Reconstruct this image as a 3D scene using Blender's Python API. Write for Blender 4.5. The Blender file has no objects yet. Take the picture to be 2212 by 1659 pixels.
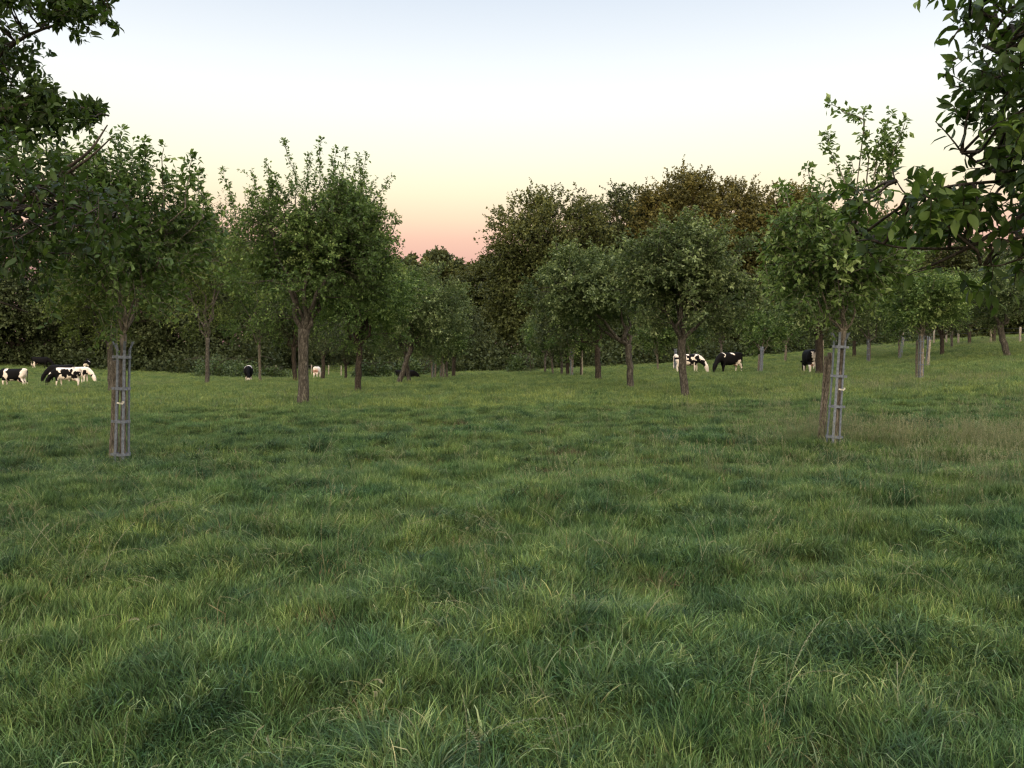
import bpy, math, random
import numpy as np
from mathutils import Vector, Matrix

R = math.radians
scene = bpy.context.scene
COL = scene.collection

# ------------------------------------------------------------------ camera
F, CX, CY, EYE, PITCH = 1838.0, 1106.0, 829.5, 1.6, R(2.0)
cam_d = bpy.data.cameras.new('camera')
cam = bpy.data.objects.new('camera', cam_d); COL.objects.link(cam)
cam.location = (0, 0, EYE); cam.rotation_euler = (R(90) - PITCH, 0, 0)
cam_d.sensor_width = 36; cam_d.lens = 36 * F / 2212; cam_d.clip_start = .05; cam_d.clip_end = 5000
scene.camera = cam

# ------------------------------------------------------------------ sky, sun, exposure
SUN_EL, SUN_AZ = 1.8, 10.0      # low sun, behind the camera and a little to the left
w = bpy.data.worlds.new('World'); scene.world = w; w.use_nodes = True
nt = w.node_tree; nt.nodes.clear(); N = nt.nodes.new; L = nt.links.new
out = N('ShaderNodeOutputWorld'); bg = N('ShaderNodeBackground'); bg2 = N('ShaderNodeBackground'); add = N('ShaderNodeAddShader')
sky = N('ShaderNodeTexSky'); sky.sky_type = 'NISHITA'; sky.sun_disc = False
sky.sun_elevation = R(SUN_EL); sky.sun_rotation = R(180 + SUN_AZ)
bg2.inputs[1].default_value = .05; L(sky.outputs[0], bg2.inputs[0])
tc = N('ShaderNodeTexCoord'); sx = N('ShaderNodeSeparateXYZ'); L(tc.outputs['Generated'], sx.inputs[0])
cr = N('ShaderNodeValToRGB'); L(sx.outputs[2], cr.inputs[0])
def srgb(c, g=1.0):
    r = [((x / 255 + .055) / 1.055) ** 2.4 if x / 255 > .04045 else x / 255 / 12.92 for x in c]
    return (r[0] * g, r[1] * g, r[2] * g, 1)
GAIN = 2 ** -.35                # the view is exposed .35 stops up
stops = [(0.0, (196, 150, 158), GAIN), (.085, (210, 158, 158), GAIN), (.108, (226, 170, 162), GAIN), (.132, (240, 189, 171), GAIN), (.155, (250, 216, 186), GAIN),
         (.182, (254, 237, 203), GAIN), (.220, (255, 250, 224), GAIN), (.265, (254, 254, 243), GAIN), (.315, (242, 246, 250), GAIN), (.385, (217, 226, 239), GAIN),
         (.52, (215, 226, 245), 1.5 * GAIN), (1.0, (205, 220, 246), 2.3 * GAIN)]  # overhead sky out of view, raised above dusk level to light the scene
e = cr.color_ramp.elements
e[0].position, e[0].color = stops[0][0], srgb(stops[0][1], stops[0][2]); e[1].position, e[1].color = stops[-1][0], srgb(stops[-1][1], stops[-1][2])
for p_, c_, g_ in stops[1:-1]:
    k = e.new(p_); k.color = srgb(c_, g_)
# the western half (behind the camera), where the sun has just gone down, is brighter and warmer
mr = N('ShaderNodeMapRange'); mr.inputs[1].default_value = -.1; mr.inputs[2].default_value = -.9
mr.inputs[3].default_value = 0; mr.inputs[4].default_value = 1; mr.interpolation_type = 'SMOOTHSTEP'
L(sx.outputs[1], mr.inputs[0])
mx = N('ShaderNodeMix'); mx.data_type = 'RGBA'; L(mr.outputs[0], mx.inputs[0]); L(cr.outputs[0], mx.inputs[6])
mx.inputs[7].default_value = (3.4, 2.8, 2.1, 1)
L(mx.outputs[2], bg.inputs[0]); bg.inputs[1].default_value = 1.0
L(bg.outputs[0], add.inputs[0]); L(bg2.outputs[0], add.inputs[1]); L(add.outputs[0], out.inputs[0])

sd = bpy.data.lights.new('sun', 'SUN'); sd.energy = 2.0; sd.angle = R(.8); sd.color = (1, .70, .42)
sun = bpy.data.objects.new('sun', sd); COL.objects.link(sun)
tosun = Vector((-math.sin(R(SUN_AZ)) * math.cos(R(SUN_EL)), -math.cos(R(SUN_AZ)) * math.cos(R(SUN_EL)), math.sin(R(SUN_EL))))
sun.rotation_euler = tosun.to_track_quat('Z', 'Y').to_euler()
vs = scene.view_settings
vs.view_transform = 'Standard'; vs.look = 'None'; vs.exposure = 0.35; vs.gamma = 1.0; vs.use_curve_mapping = False
cy = scene.cycles
cy.max_bounces = 5; cy.diffuse_bounces = 3; cy.glossy_bounces = 2; cy.transmission_bounces = 3; cy.transparent_max_bounces = 4
cy.use_denoising = True; cy.denoiser = 'OPENIMAGEDENOISE'; cy.denoising_input_passes = 'RGB_ALBEDO_NORMAL'; cy.denoising_prefilter = 'ACCURATE'
cy.use_adaptive_sampling = False
cy.filter_width = 1.3

# ------------------------------------------------------------------ helpers
RS = np.random.RandomState
def vnoise(x, y, s=1.0, seed=0):
    x = np.asarray(x, float) / s + seed * 17.31; y = np.asarray(y, float) / s - seed * 9.7
    xi = np.floor(x); yi = np.floor(y); fx = x - xi; fy = y - yi
    fx = fx * fx * (3 - 2 * fx); fy = fy * fy * (3 - 2 * fy)
    def h(a, b):
        v = np.sin(a * 127.1 + b * 311.7 + seed * 74.7) * 43758.5453
        return v - np.floor(v)
    return ((h(xi, yi) * (1 - fx) + h(xi + 1, yi) * fx) * (1 - fy) + (h(xi, yi + 1) * (1 - fx) + h(xi + 1, yi + 1) * fx) * fy)

# --- ground heights: a table over (sideways ratio x/y, distance y), smoothed
T_K = np.array([-.75, -.60, -.27, 0., .26, .40, .60, .80])
Y_K = np.array([0, 14, 26, 35, 48, 58, 70, 80, 100, 120, 150, 220, 400.])
Z_K = np.array([
    [0, .0, -.15, -.25, -.45, -.55, -.55, -.35, .1, .6, 1.2, 2, 6],
    [0, .0, -.15, -.25, -.45, -.55, -.60, -.40, .1, .5, 1.0, 2, 6],
    [0, .02, .0, -.08, -.30, -.50, -.78, -1.0, -1.4, -1.3, -.2, 1, 5],
    [0, .02, .05, .05, .0, -.10, -.2, -.3, -.55, -.7, -.4, 1, 5],
    [0, .03, .10, .15, .20, .25, .40, .55, .85, 1.0, 1.2, 2, 6],
    [0, .05, .30, .45, .52, .72, 1.22, 1.7, 2.55, 3.0, 3.3, 4, 8],
    [0, .10, .50, .75, 1.30, 1.80, 2.40, 2.95, 3.75, 4.3, 4.8, 5.5, 9],
    [0, .10, .60, .90, 1.5, 2.1, 2.7, 3.3, 4.2, 4.8, 5.3, 6, 9]])
TF = np.linspace(-.75, .8, 156); YF = np.linspace(0, 400, 401)
_a = np.array([np.interp(YF, Y_K, z) for z in Z_K])
ZF = np.array([np.interp(TF, T_K, _a[:, j]) for j in range(len(YF))]).T
for _ in range(2):
    p = np.pad(ZF, ((6, 6), (0, 0)), 'edge'); ZF = sum(p[i:i + ZF.shape[0]] for i in range(13)) / 13
    p = np.pad(ZF, ((0, 0), (2, 2)), 'edge'); ZF = sum(p[:, i:i + ZF.shape[1]] for i in range(5)) / 5
def ground(x, y, bumps=True):
    x = np.asarray(x, float); y = np.asarray(y, float)
    yy = np.clip(y, 0, 399.9); t = np.clip(x / np.maximum(yy, 6), -.749, .799)
    a = (t + .75) / 1.55 * 155; b = yy
    i = a.astype(int); j = b.astype(int); fa = a - i; fb = b - j
    z = (ZF[i, j] * (1 - fa) + ZF[i + 1, j] * fa) * (1 - fb) + (ZF[i, j + 1] * (1 - fa) + ZF[i + 1, j + 1] * fa) * fb
    # the hillside behind the camera that keeps the low sun off the orchard
    back = np.clip((-y - 25) / 125, 0, 1); z = z + back * back * (3 - 2 * back) * (24 + 3 * vnoise(x, y, 40, 5))
    if bumps:
        k = np.clip((y + 3) / 6, 0, 1)
        z = z + k * (.12 * (vnoise(x, y, 3.1, 1) - .5) + .15 * (vnoise(x, y, .9, 2) - .5) + .12 * (vnoise(x, y, .4, 3) - .5))
    return z
def gz(x, y): return float(ground(x, y))
CP, SP = math.cos(PITCH), math.sin(PITCH)
def ray(u, v):
    a = (u - CX) / F; b = (CY - v) / F
    return np.array([a, CP + b * SP, -SP + b * CP])
def at(u, v, D):                                   # the point seen at pixel (u, v) of the 2212 wide view, D metres ahead
    d = ray(u, v); return np.array([0, 0, EYE]) + d * (D / d[1])
def base(u, v, D0=None):                           # where a foot standing at (u, v) touches the ground
    d = ray(u, v); best = None
    if D0:
        p = at(u, v, D0); return Vector((p[0], p[1], gz(p[0], p[1])))
    prev = None
    for D in np.arange(4, 170, .25):
        p = at(u, v, D); e_ = p[2] - float(ground(p[0], p[1], False))
        if prev is not None and e_ <= 0: return Vector((p[0], p[1], gz(p[0], p[1])))
        prev = e_
    p = at(u, v, 90); return Vector((p[0], p[1], gz(p[0], p[1])))

def link(o, parent=None):
    COL.objects.link(o)
    if parent is not None: o.parent = parent
    return o
def tag(o, label=None, cat=None, group=None, kind=None):
    if label: o['label'] = label
    if cat: o['category'] = cat
    if group: o['group'] = group
    if kind: o['kind'] = kind
    return o
def empty(name, loc, label, cat, group=None, rot=(0, 0, 0)):
    o = bpy.data.objects.new(name, None); o.empty_display_size = .2
    o.location = loc; o.rotation_euler = rot; link(o); return tag(o, label, cat, group)

class MB:
    """collects vertices and faces of mixed size into one mesh"""
    def __init__(s): s.v = []; s.q = []; s.t = []; s.n = 0; s.a = []; s.h = []
    def add(s, v, q=None, t=None, a=None, h=None):
        v = np.asarray(v, float).reshape(-1, 3)
        s.v.append(v)
        if q is not None and len(q): s.q.append(np.asarray(q, int).reshape(-1, 4) + s.n)
        if t is not None and len(t): s.t.append(np.asarray(t, int).reshape(-1, 3) + s.n)
        s.a.append(np.zeros(len(v)) if a is None else np.broadcast_to(a, (len(v),)))
        s.h.append(np.zeros(len(v)) if h is None else np.broadcast_to(h, (len(v),)))
        s.n += len(v)
    def tube(s, P, r, sides=6, cap=True, a=0., rough=0., seed=0):
        P = np.asarray(P, float); r = np.broadcast_to(np.asarray(r, float), (len(P),))
        T = np.gradient(P, axis=0); T /= np.linalg.norm(T, axis=1)[:, None] + 1e-9
        ref = np.array([0, 1, 0.]) if abs(T[0][1]) < .8 else np.array([1., 0, 0])
        X = np.cross(T, ref); X /= np.linalg.norm(X, axis=1)[:, None] + 1e-9; Y = np.cross(T, X)
        th = np.arange(sides) / sides * 2 * math.pi
        rr = r[:, None] * np.ones(sides)
        if rough: rr = rr * (1 + rough * (RS(seed).rand(len(P), sides) - .5))
        V = P[:, None] + X[:, None] * (np.cos(th)[None, :, None] * rr[..., None]) + Y[:, None] * (np.sin(th)[None, :, None] * rr[..., None])
        n = len(P); i = np.arange(n - 1)[:, None] * sides; j = np.arange(sides)[None]; k = (j + 1) % sides
        q = np.stack([i + j, i + k, i + sides + k, i + sides + j], -1).reshape(-1, 4)
        s.add(V, q, a=a)
        if cap and sides == 4: s.q.append(np.array([[3, 2, 1, 0]]) + s.n - n * 4); s.q.append(np.array([[0, 1, 2, 3]]) + s.n - 4)
        elif cap:
            c = s.n; s.v.append(P[[-1]] + T[[-1]] * r[-1] * .3); s.a.append(np.array([float(a)])); s.h.append(np.zeros(1)); s.n += 1
            m = c - sides; s.t.append(np.stack([m + j[0], m + k[0], np.full(sides, c)], -1))
    def box(s, c, size, M=None):
        v = np.array([[x, y, z] for x in (-.5, .5) for y in (-.5, .5) for z in (-.5, .5)]) * size
        if M is not None: v = v @ np.asarray(M).T
        s.add(v + np.asarray(c), [[0, 1, 3, 2], [4, 6, 7, 5], [0, 4, 5, 1], [2, 3, 7, 6], [0, 2, 6, 4], [1, 5, 7, 3]])
    def mesh(s, name, mat, smooth=False):
        me = bpy.data.meshes.new(name)
        V = np.concatenate(s.v).astype(np.float32)
        Q = np.concatenate(s.q) if s.q else np.zeros((0, 4), int); T = np.concatenate(s.t) if s.t else np.zeros((0, 3), int)
        me.vertices.add(len(V)); me.vertices.foreach_set('co', V.ravel())
        nl = Q.size + T.size; me.loops.add(nl)
        me.loops.foreach_set('vertex_index', np.concatenate([Q.ravel(), T.ravel()]).astype(np.int32))
        me.polygons.add(len(Q) + len(T))
        st = np.concatenate([np.arange(len(Q)) * 4, Q.size + np.arange(len(T)) * 3]).astype(np.int32)
        me.polygons.foreach_set('loop_start', st)
        if smooth: me.polygons.foreach_set('use_smooth', np.ones(len(Q) + len(T), bool))
        else: me.polygons.foreach_set('use_smooth', np.zeros(len(Q) + len(T), bool))
        me.update(calc_edges=True)
        at_ = me.attributes.new('tint', 'FLOAT', 'POINT'); at_.data.foreach_set('value', np.concatenate(s.a).astype(np.float32))
        at_ = me.attributes.new('along', 'FLOAT', 'POINT'); at_.data.foreach_set('value', np.concatenate(s.h).astype(np.float32))
        if mat is not None: me.materials.append(mat)
        me.validate(); return me
    def build(s, name, mat, parent=None, smooth=False):
        return link(bpy.data.objects.new(name, s.mesh(name, mat, smooth)), parent)

# ------------------------------------------------------------------ materials
def new_mat(name):
    m = bpy.data.materials.new(name); m.use_nodes = True; m.node_tree.nodes.clear(); return m, m.node_tree
def ramp(nt, fac, cols):
    r = nt.nodes.new('ShaderNodeValToRGB'); nt.links.new(fac, r.inputs[0]); e = r.color_ramp.elements
    e[0].position, e[0].color = cols[0][0], (*cols[0][1], 1); e[1].position, e[1].color = cols[-1][0], (*cols[-1][1], 1)
    for p, c in cols[1:-1]: k = e.new(p); k.color = (*c, 1)
    return r
def noise(nt, scale, detail=3, coord=None, rough=.5):
    n = nt.nodes.new('ShaderNodeTexNoise'); n.inputs['Scale'].default_value = scale; n.inputs['Detail'].default_value = detail
    n.inputs['Roughness'].default_value = rough
    if coord is not None: nt.links.new(coord, n.inputs['Vector'])
    return n
def mixc(nt, f, a, b, mode='MIX'):
    m = nt.nodes.new('ShaderNodeMix'); m.data_type = 'RGBA'; m.blend_type = mode
    for s_, v_ in ((0, f), (6, a), (7, b)):
        if isinstance(v_, (int, float, tuple)): m.inputs[s_].default_value = v_
        else: nt.links.new(v_, m.inputs[s_])
    return m.outputs[2]
def leaf_mat(name, cols, transl=.28, gloss=.15, rough=.55):
    m, nt = new_mat(name); n = nt.nodes.new; l = nt.links.new
    a = n('ShaderNodeAttribute'); a.attribute_name = 'tint'
    r = ramp(nt, a.outputs['Fac'], cols)
    p = n('ShaderNodeBsdfPrincipled'); p.inputs['Roughness'].default_value = rough; p.inputs['Specular IOR Level'].default_value = gloss
    l(r.outputs[0], p.inputs['Base Color'])
    t = n('ShaderNodeBsdfTranslucent')
    l(mixc(nt, 1.0, r.outputs[0], (1.25, 1.3, .55, 1), 'MULTIPLY'), t.inputs[0])
    ms = n('ShaderNodeMixShader'); ms.inputs[0].default_value = transl
    l(p.outputs[0], ms.inputs[1]); l(t.outputs[0], ms.inputs[2])
    o = n('ShaderNodeOutputMaterial'); l(ms.outputs[0], o.inputs[0]); return m
M = {}
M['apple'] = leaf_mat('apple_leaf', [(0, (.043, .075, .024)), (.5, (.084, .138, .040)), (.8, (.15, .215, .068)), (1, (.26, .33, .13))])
M['apple_yellow'] = leaf_mat('apple_leaf_yellowish', [(0, (.044, .064, .018)), (.5, (.085, .118, .030)), (.8, (.14, .185, .05)), (1, (.24, .29, .10))])
M['apple_grey'] = leaf_mat('apple_leaf_greyish', [(0, (.040, .062, .025)), (.5, (.086, .120, .048)), (.8, (.17, .215, .095)), (1, (.30, .36, .18))])
M['apple_near'] = leaf_mat('apple_leaf_near', [(0, (.024, .042, .012)), (.5, (.050, .086, .023)), (.8, (.10, .155, .038)), (1, (.18, .25, .065))], .38, .2, .5)
M['oak'] = leaf_mat('oak_leaf', [(0, (.032, .041, .013)), (.5, (.060, .074, .022)), (1, (.105, .12, .040))], .15, .2, .6)
M['oak_gold'] = leaf_mat('oak_leaf_gold', [(0, (.040, .042, .013)), (.5, (.074, .073, .021)), (1, (.12, .112, .035))], .15, .2, .6)
M['wood_dark'] = leaf_mat('wood_leaf_dark', [(0, (.024, .034, .014)), (.5, (.048, .065, .025)), (1, (.095, .115, .045))], .12, .2, .6)
M['bramble'] = leaf_mat('bramble_leaf', [(0, (.028, .046, .016)), (.5, (.058, .092, .030)), (1, (.12, .16, .056))], .15, .3, .5)

def bark_mat(name, c1, c2, c3, vs=6, bump=.6):
    m, nt = new_mat(name); n = nt.nodes.new; l = nt.links.new
    tc = n('ShaderNodeTexCoord'); mp = n('ShaderNodeMapping'); mp.inputs['Scale'].default_value = (1, 1, .3); l(tc.outputs['Object'], mp.inputs[0])
    a = noise(nt, vs * 3.2, 5, mp.outputs[0], .65); b = noise(nt, vs * 9, 3, mp.outputs[0], .6)
    r = ramp(nt, a.outputs['Fac'], [(.3, c1), (.52, c2), (.72, c3)])
    r2 = ramp(nt, b.outputs['Fac'], [(.35, (.45, .45, .45)), (.65, (1.3, 1.3, 1.3))])
    c = mixc(nt, 1.0, r.outputs[0], r2.outputs[0], 'MULTIPLY')
    p = n('ShaderNodeBsdfPrincipled'); p.inputs['Roughness'].default_value = .9; p.inputs['Specular IOR Level'].default_value = .15; l(c, p.inputs['Base Color'])
    bp = n('ShaderNodeBump'); bp.inputs['Strength'].default_value = bump; bp.inputs['Distance'].default_value = .03
    l(b.outputs['Fac'], bp.inputs['Height']); l(bp.outputs[0], p.inputs['Normal'])
    o = n('ShaderNodeOutputMaterial'); l(p.outputs[0], o.inputs[0]); return m
M['bark'] = bark_mat('bark', (.034, .031, .026), (.080, .072, .060), (.19, .175, .15), 5)
M['bark_pale'] = bark_mat('bark_pale', (.08, .07, .055), (.17, .15, .12), (.30, .27, .22), 6)
M['bark_dark'] = bark_mat('bark_dark', (.022, .018, .014), (.05, .041, .032), (.11, .09, .07), 5)
M['stake'] = bark_mat('weathered_post', (.06, .052, .042), (.15, .13, .105), (.28, .25, .21), 9)
M['post_pale'] = bark_mat('pale_post', (.18, .15, .11), (.32, .28, .22), (.45, .41, .34), 8)
def plain(name, col, rough=.6, metal=0., sc=30, var=.35):
    m, nt = new_mat(name); n = nt.nodes.new; l = nt.links.new
    tc = n('ShaderNodeTexCoord'); a = noise(nt, sc, 4, tc.outputs['Object'])
    r = ramp(nt, a.outputs['Fac'], [(.3, tuple(x * (1 - var) for x in col)), (.7, tuple(x * (1 + var) for x in col))])
    p = n('ShaderNodeBsdfPrincipled'); p.inputs['Roughness'].default_value = rough; p.inputs['Metallic'].default_value = metal
    l(r.outputs[0], p.inputs['Base Color']); o = n('ShaderNodeOutputMaterial'); l(p.outputs[0], o.inputs[0]); return m
M['guard'] = plain('galvanised_strip', (.125, .145, .18), .6, .0)
M['strap'] = plain('white_strap', (.55, .53, .46), .6)
M['wire'] = plain('fence_wire', (.2, .2, .2), .5, .5)

# hide of the cattle: colours come from the painted patches stored on the mesh
m, nt = new_mat('cow_hide'); at1 = nt.nodes.new('ShaderNodeAttribute'); at1.attribute_name = 'coat'
p = nt.nodes.new('ShaderNodeBsdfPrincipled'); p.inputs['Roughness'].default_value = .75; p.inputs['Specular IOR Level'].default_value = .08
nt.links.new(at1.outputs['Color'], p.inputs['Base Color']); o = nt.nodes.new('ShaderNodeOutputMaterial'); nt.links.new(p.outputs[0], o.inputs[0]); M['hide'] = m

# grass: blade tint + patches of yellower and bluer grass across the meadow
def grass_mat(name, cols, base_col, patch=True, transl=.2):
    m, nt = new_mat(name); n = nt.nodes.new; l = nt.links.new
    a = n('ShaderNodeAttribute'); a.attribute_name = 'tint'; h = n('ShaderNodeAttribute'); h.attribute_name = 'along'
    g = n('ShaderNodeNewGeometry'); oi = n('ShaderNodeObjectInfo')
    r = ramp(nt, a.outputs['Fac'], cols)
    c = mixc(nt, h.outputs['Fac'], (*base_col, 1), r.outputs[0])  # darker root colour paints extra shade into the gaps between blades
    if patch:
        n1 = noise(nt, .5, 4, g.outputs['Position'], .65); r1 = ramp(nt, n1.outputs['Fac'], [(.34, (.76, .92, .92)), (.5, (1, 1, 1)), (.66, (1.18, 1.12, .92))])
        n2 = noise(nt, 2.6, 3, g.outputs['Position']); r2 = ramp(nt, n2.outputs['Fac'], [(.36, (.58, .68, .72)), (.64, (1.42, 1.3, 1.12))])
        c = mixc(nt, 1.0, c, r1.outputs[0], 'MULTIPLY'); c = mixc(nt, 1.0, c, r2.outputs[0], 'MULTIPLY')
    r3 = ramp(nt, oi.outputs['Random'], [(0, (.8, .85, .85)), (1, (1.2, 1.15, 1.1))])
    c = mixc(nt, 1.0, c, r3.outputs[0], 'MULTIPLY')
    p = n('ShaderNodeBsdfPrincipled'); p.inputs['Roughness'].default_value = .55; p.inputs['Specular IOR Level'].default_value = .2; l(c, p.inputs['Base Color'])
    t = n('ShaderNodeBsdfTranslucent'); l(c, t.inputs[0])
    ms = n('ShaderNodeMixShader'); ms.inputs[0].default_value = transl; l(p.outputs[0], ms.inputs[1]); l(t.outputs[0], ms.inputs[2])
    o = n('ShaderNodeOutputMaterial'); l(ms.outputs[0], o.inputs[0]); return m
G_COLS = [(0, (.024, .052, .015)), (.35, (.060, .124, .036)), (.7, (.128, .222, .070)), (.9, (.22, .30, .13)), (1, (.42, .40, .24))]
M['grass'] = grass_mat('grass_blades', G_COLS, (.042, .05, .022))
M['grass_blue'] = grass_mat('grass_tussock', [(0, (.018, .045, .017)), (.45, (.046, .108, .036)), (.8, (.120, .225, .070)), (1, (.32, .40, .21))], (.022, .034, .014))
M['straw'] = grass_mat('grass_straw', [(0, (.20, .15, .085)), (.5, (.32, .25, .14)), (1, (.42, .34, .20))], (.10, .075, .04), False, .1)
M['seed'] = grass_mat('grass_seed_heads', [(0, (.13, .16, .07)), (.5, (.19, .21, .11)), (1, (.29, .28, .18))], (.08, .12, .035), False, .2)
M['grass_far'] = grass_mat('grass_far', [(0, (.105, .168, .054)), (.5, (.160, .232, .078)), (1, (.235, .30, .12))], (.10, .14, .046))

m, nt = new_mat('meadow_ground'); n = nt.nodes.new; l = nt.links.new
g = n('ShaderNodeNewGeometry')
n1 = noise(nt, .33, 3, g.outputs['Position'], .6); n2 = noise(nt, 14, 5, g.outputs['Position'], .7); n3 = noise(nt, 2.1, 3, g.outputs['Position'])
r1 = ramp(nt, n1.outputs['Fac'], [(.32, (.62, .92, .95)), (.5, (1, 1, 1)), (.66, (1.4, 1.2, .8))])
r2 = ramp(nt, n2.outputs['Fac'], [(.3, (.03, .045, .016)), (.55, (.075, .105, .034)), (.75, (.14, .16, .06))])
r3 = ramp(nt, n3.outputs['Fac'], [(.35, (.7, .75, .8)), (.65, (1.25, 1.2, 1.1))])
c = mixc(nt, 1.0, r2.outputs[0], r1.outputs[0], 'MULTIPLY'); c = mixc(nt, 1.0, c, r3.outputs[0], 'MULTIPLY')
p = n('ShaderNodeBsdfPrincipled'); p.inputs['Roughness'].default_value = 1; p.inputs['Specular IOR Level'].default_value = 0; l(c, p.inputs['Base Color'])
bp = n('ShaderNodeBump'); bp.inputs['Strength'].default_value = 1; bp.inputs['Distance'].default_value = .08; l(n2.outputs['Fac'], bp.inputs['Height']); l(bp.outputs[0], p.inputs['Normal'])
o = n('ShaderNodeOutputMaterial'); l(p.outputs[0], o.inputs[0]); M['ground'] = m

# ------------------------------------------------------------------ the ground: one sheet to the horizon
def axis(lo, hi, near, step):
    a = list(np.arange(-near, near, step)); s_ = step
    x = near
    while x < hi: a.append(x); s_ *= 1.18; x += s_
    a.append(hi); s_ = step; x = -near - step; b = []
    while x > lo: b.append(x); s_ *= 1.18; x -= s_
    b.append(lo); return np.array(sorted(b) + a)
gx = axis(-2500, 2500, 26, .28); gy = axis(-2500, 2500, 40, .28)
gy = np.concatenate([gy[gy < -6], gy[gy >= -6]])
X, Y = np.meshgrid(gx, gy, indexing='ij'); Z = ground(X, Y)
nx_, ny_ = X.shape; i = np.arange(nx_ - 1)[:, None] * ny_; j = np.arange(ny_ - 1)[None]
mb = MB(); mb.add(np.stack([X, Y, Z], -1).reshape(-1, 3), np.stack([i + j, i + ny_ + j, i + ny_ + j + 1, i + j + 1], -1).reshape(-1, 4))
tag(mb.build('ground', M['ground'], smooth=True), kind='structure')

# ------------------------------------------------------------------ grass
def blades(rng, n, r, Lr, Wr, lean, tint=(0, 1), seg=3, bend=.6, flow=None, mb=None, gauss=True):
    mb = mb or MB()
    th = rng.rand(n) * 2 * math.pi
    rr = r * (np.sqrt(rng.rand(n)) if not gauss else np.minimum(np.abs(rng.randn(n)) * .5, 1.1))
    P0 = np.stack([np.cos(th) * rr, np.sin(th) * rr, -np.full(n, .02)], -1)
    ph = th + rng.randn(n) * .9 if flow is None else rng.randn(n) * flow
    Ln = rng.uniform(*Lr, n); Wd = rng.uniform(*Wr, n); ln = np.clip(rng.normal(lean, .35, n) * (.3 + .7 * np.clip(rr / r, 0, 1)), -.2, 1.35)
    D = np.stack([np.cos(ph), np.sin(ph), np.zeros(n)], -1)
    S = np.stack([-np.sin(ph), np.cos(ph), np.zeros(n)], -1); tw = rng.rand(n) * math.pi
    S = S * np.cos(tw)[:, None] * .9 + D * np.sin(tw)[:, None] * .6; S /= np.linalg.norm(S, axis=1)[:, None]
    pts = []; ang = ln * .5; P = P0.copy(); bd = bend * rng.uniform(.3, 1.7, n)
    for k in range(seg + 1):
        wk = Wd * (1 - (k / seg) ** 1.6) if k < seg else None
        if k < seg: pts += [P - S * wk[:, None] / 2, P + S * wk[:, None] / 2]
        else: pts.append(P)
        st = Ln / seg; P = P + (D * np.sin(ang)[:, None] + np.array([0, 0, 1]) * np.cos(ang)[:, None]) * st[:, None]
        ang = ang + bd / seg * (1.2 + .6 * k)
    V = np.stack(pts, 1); nv = 2 * seg + 1; o_ = np.arange(n)[:, None, None] * nv
    q = np.array([[2 * k, 2 * k + 1, 2 * k + 3, 2 * k + 2] for k in range(seg - 1)])[None]
    t = np.array([[2 * seg - 2, 2 * seg - 1, 2 * seg]])[None]
    tn = rng.uniform(*tint, n)
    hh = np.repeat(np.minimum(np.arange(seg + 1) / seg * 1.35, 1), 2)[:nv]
    mb.add(V, (q + o_).reshape(-1, 4), (t + o_).reshape(-1, 3), np.repeat(tn, nv), np.tile(hh, n)); return mb
def stalks(rng, n, r, H, mb):
    for _ in range(n):
        th = rng.rand() * 6.28; p0 = np.array([math.cos(th), math.sin(th), 0]) * r * rng.rand(); ln = rng.rand() * .5; d = np.array([math.cos(th), math.sin(th), 0])
        h = rng.uniform(*H); P = np.array([p0 + d * ln * h * (t ** 2) * .7 + np.array([0, 0, h * t]) for t in (0, .4, .75, 1)])
        mb.tube(P, [.0016, .0014, .0011, .0009], 3, False, a=rng.rand())
        mb.h[-1] = np.repeat([0, .6, 1, 1], 3)
        top = P[-1]; dr = P[-1] - P[-2]; dr /= np.linalg.norm(dr); hl = rng.uniform(.05, .11)
        sp = rng.uniform(.004, .022)
        k = 16; t = np.arange(k) / k; c = top + dr * (t * hl)[:, None] + rng.randn(k, 3) * sp * .4 * (1 - t)[:, None]
        a1 = rng.randn(k, 3) * .35 + dr; a1 /= np.linalg.norm(a1, axis=1)[:, None]; s1 = np.cross(a1, rng.randn(k, 3)); s1 /= np.linalg.norm(s1, axis=1)[:, None]
        Ls, Ws = .016, .004
        V = np.stack([c, c + a1 * Ls * .5 + s1 * Ws, c + a1 * Ls, c + a1 * Ls * .5 - s1 * Ws], 1)
        mb.add(V, (np.array([[0, 1, 2, 3]])[None] + np.arange(k)[:, None, None] * 4).reshape(-1, 4), a=np.repeat(rng.rand(k), 4), h=1.)
    return mb
def rye(rng, n, mb):
    for _ in range(n):
        a = rng.rand() * 6.28; d = np.array([math.cos(a), math.sin(a), 0]); h = rng.uniform(.28, .48); ln = rng.uniform(.3, 1.3)
        ang = 0.15; P = [np.array([rng.randn() * .08, rng.randn() * .08, 0.])]
        for k in range(7): ang += ln / 7 * (1 + .1 * k); P.append(P[-1] + (d * math.sin(ang) + np.array([0, 0, math.cos(ang)])) * h / 7)
        P = np.array(P); c = rng.uniform(.3, 1); mb.tube(P, np.linspace(.0013, .0008, 8), 3, False, a=c); mb.h[-1] = np.ones(24)
        m_ = 18; t = np.linspace(4.2, 7, m_); q = np.stack([np.interp(t, np.arange(8), P[:, j]) for j in range(3)], -1); ax = norm(P[7] - P[5])
        s1 = norm(np.cross(ax, rng.randn(3))); sg = np.where(np.arange(m_) % 2, 1, -1)[:, None]; e1 = ax * .8 + s1 * sg * .55; e1 = norm(e1); w1 = np.cross(ax, s1) * .0022
        V = np.stack([q, q + e1 * .006 + w1, q + e1 * .013, q + e1 * .006 - w1], 1)
        mb.add(V, (np.array([[0, 1, 2, 3]])[None] + np.arange(m_)[:, None, None] * 4).reshape(-1, 4), a=c, h=1.)
    return mb
def norm(a): return a / (np.linalg.norm(a, axis=-1, keepdims=True) + 1e-9)
tufts = bpy.data.collections.new('grass_tufts')       # never linked to the scene: only the source of the scatter
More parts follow.
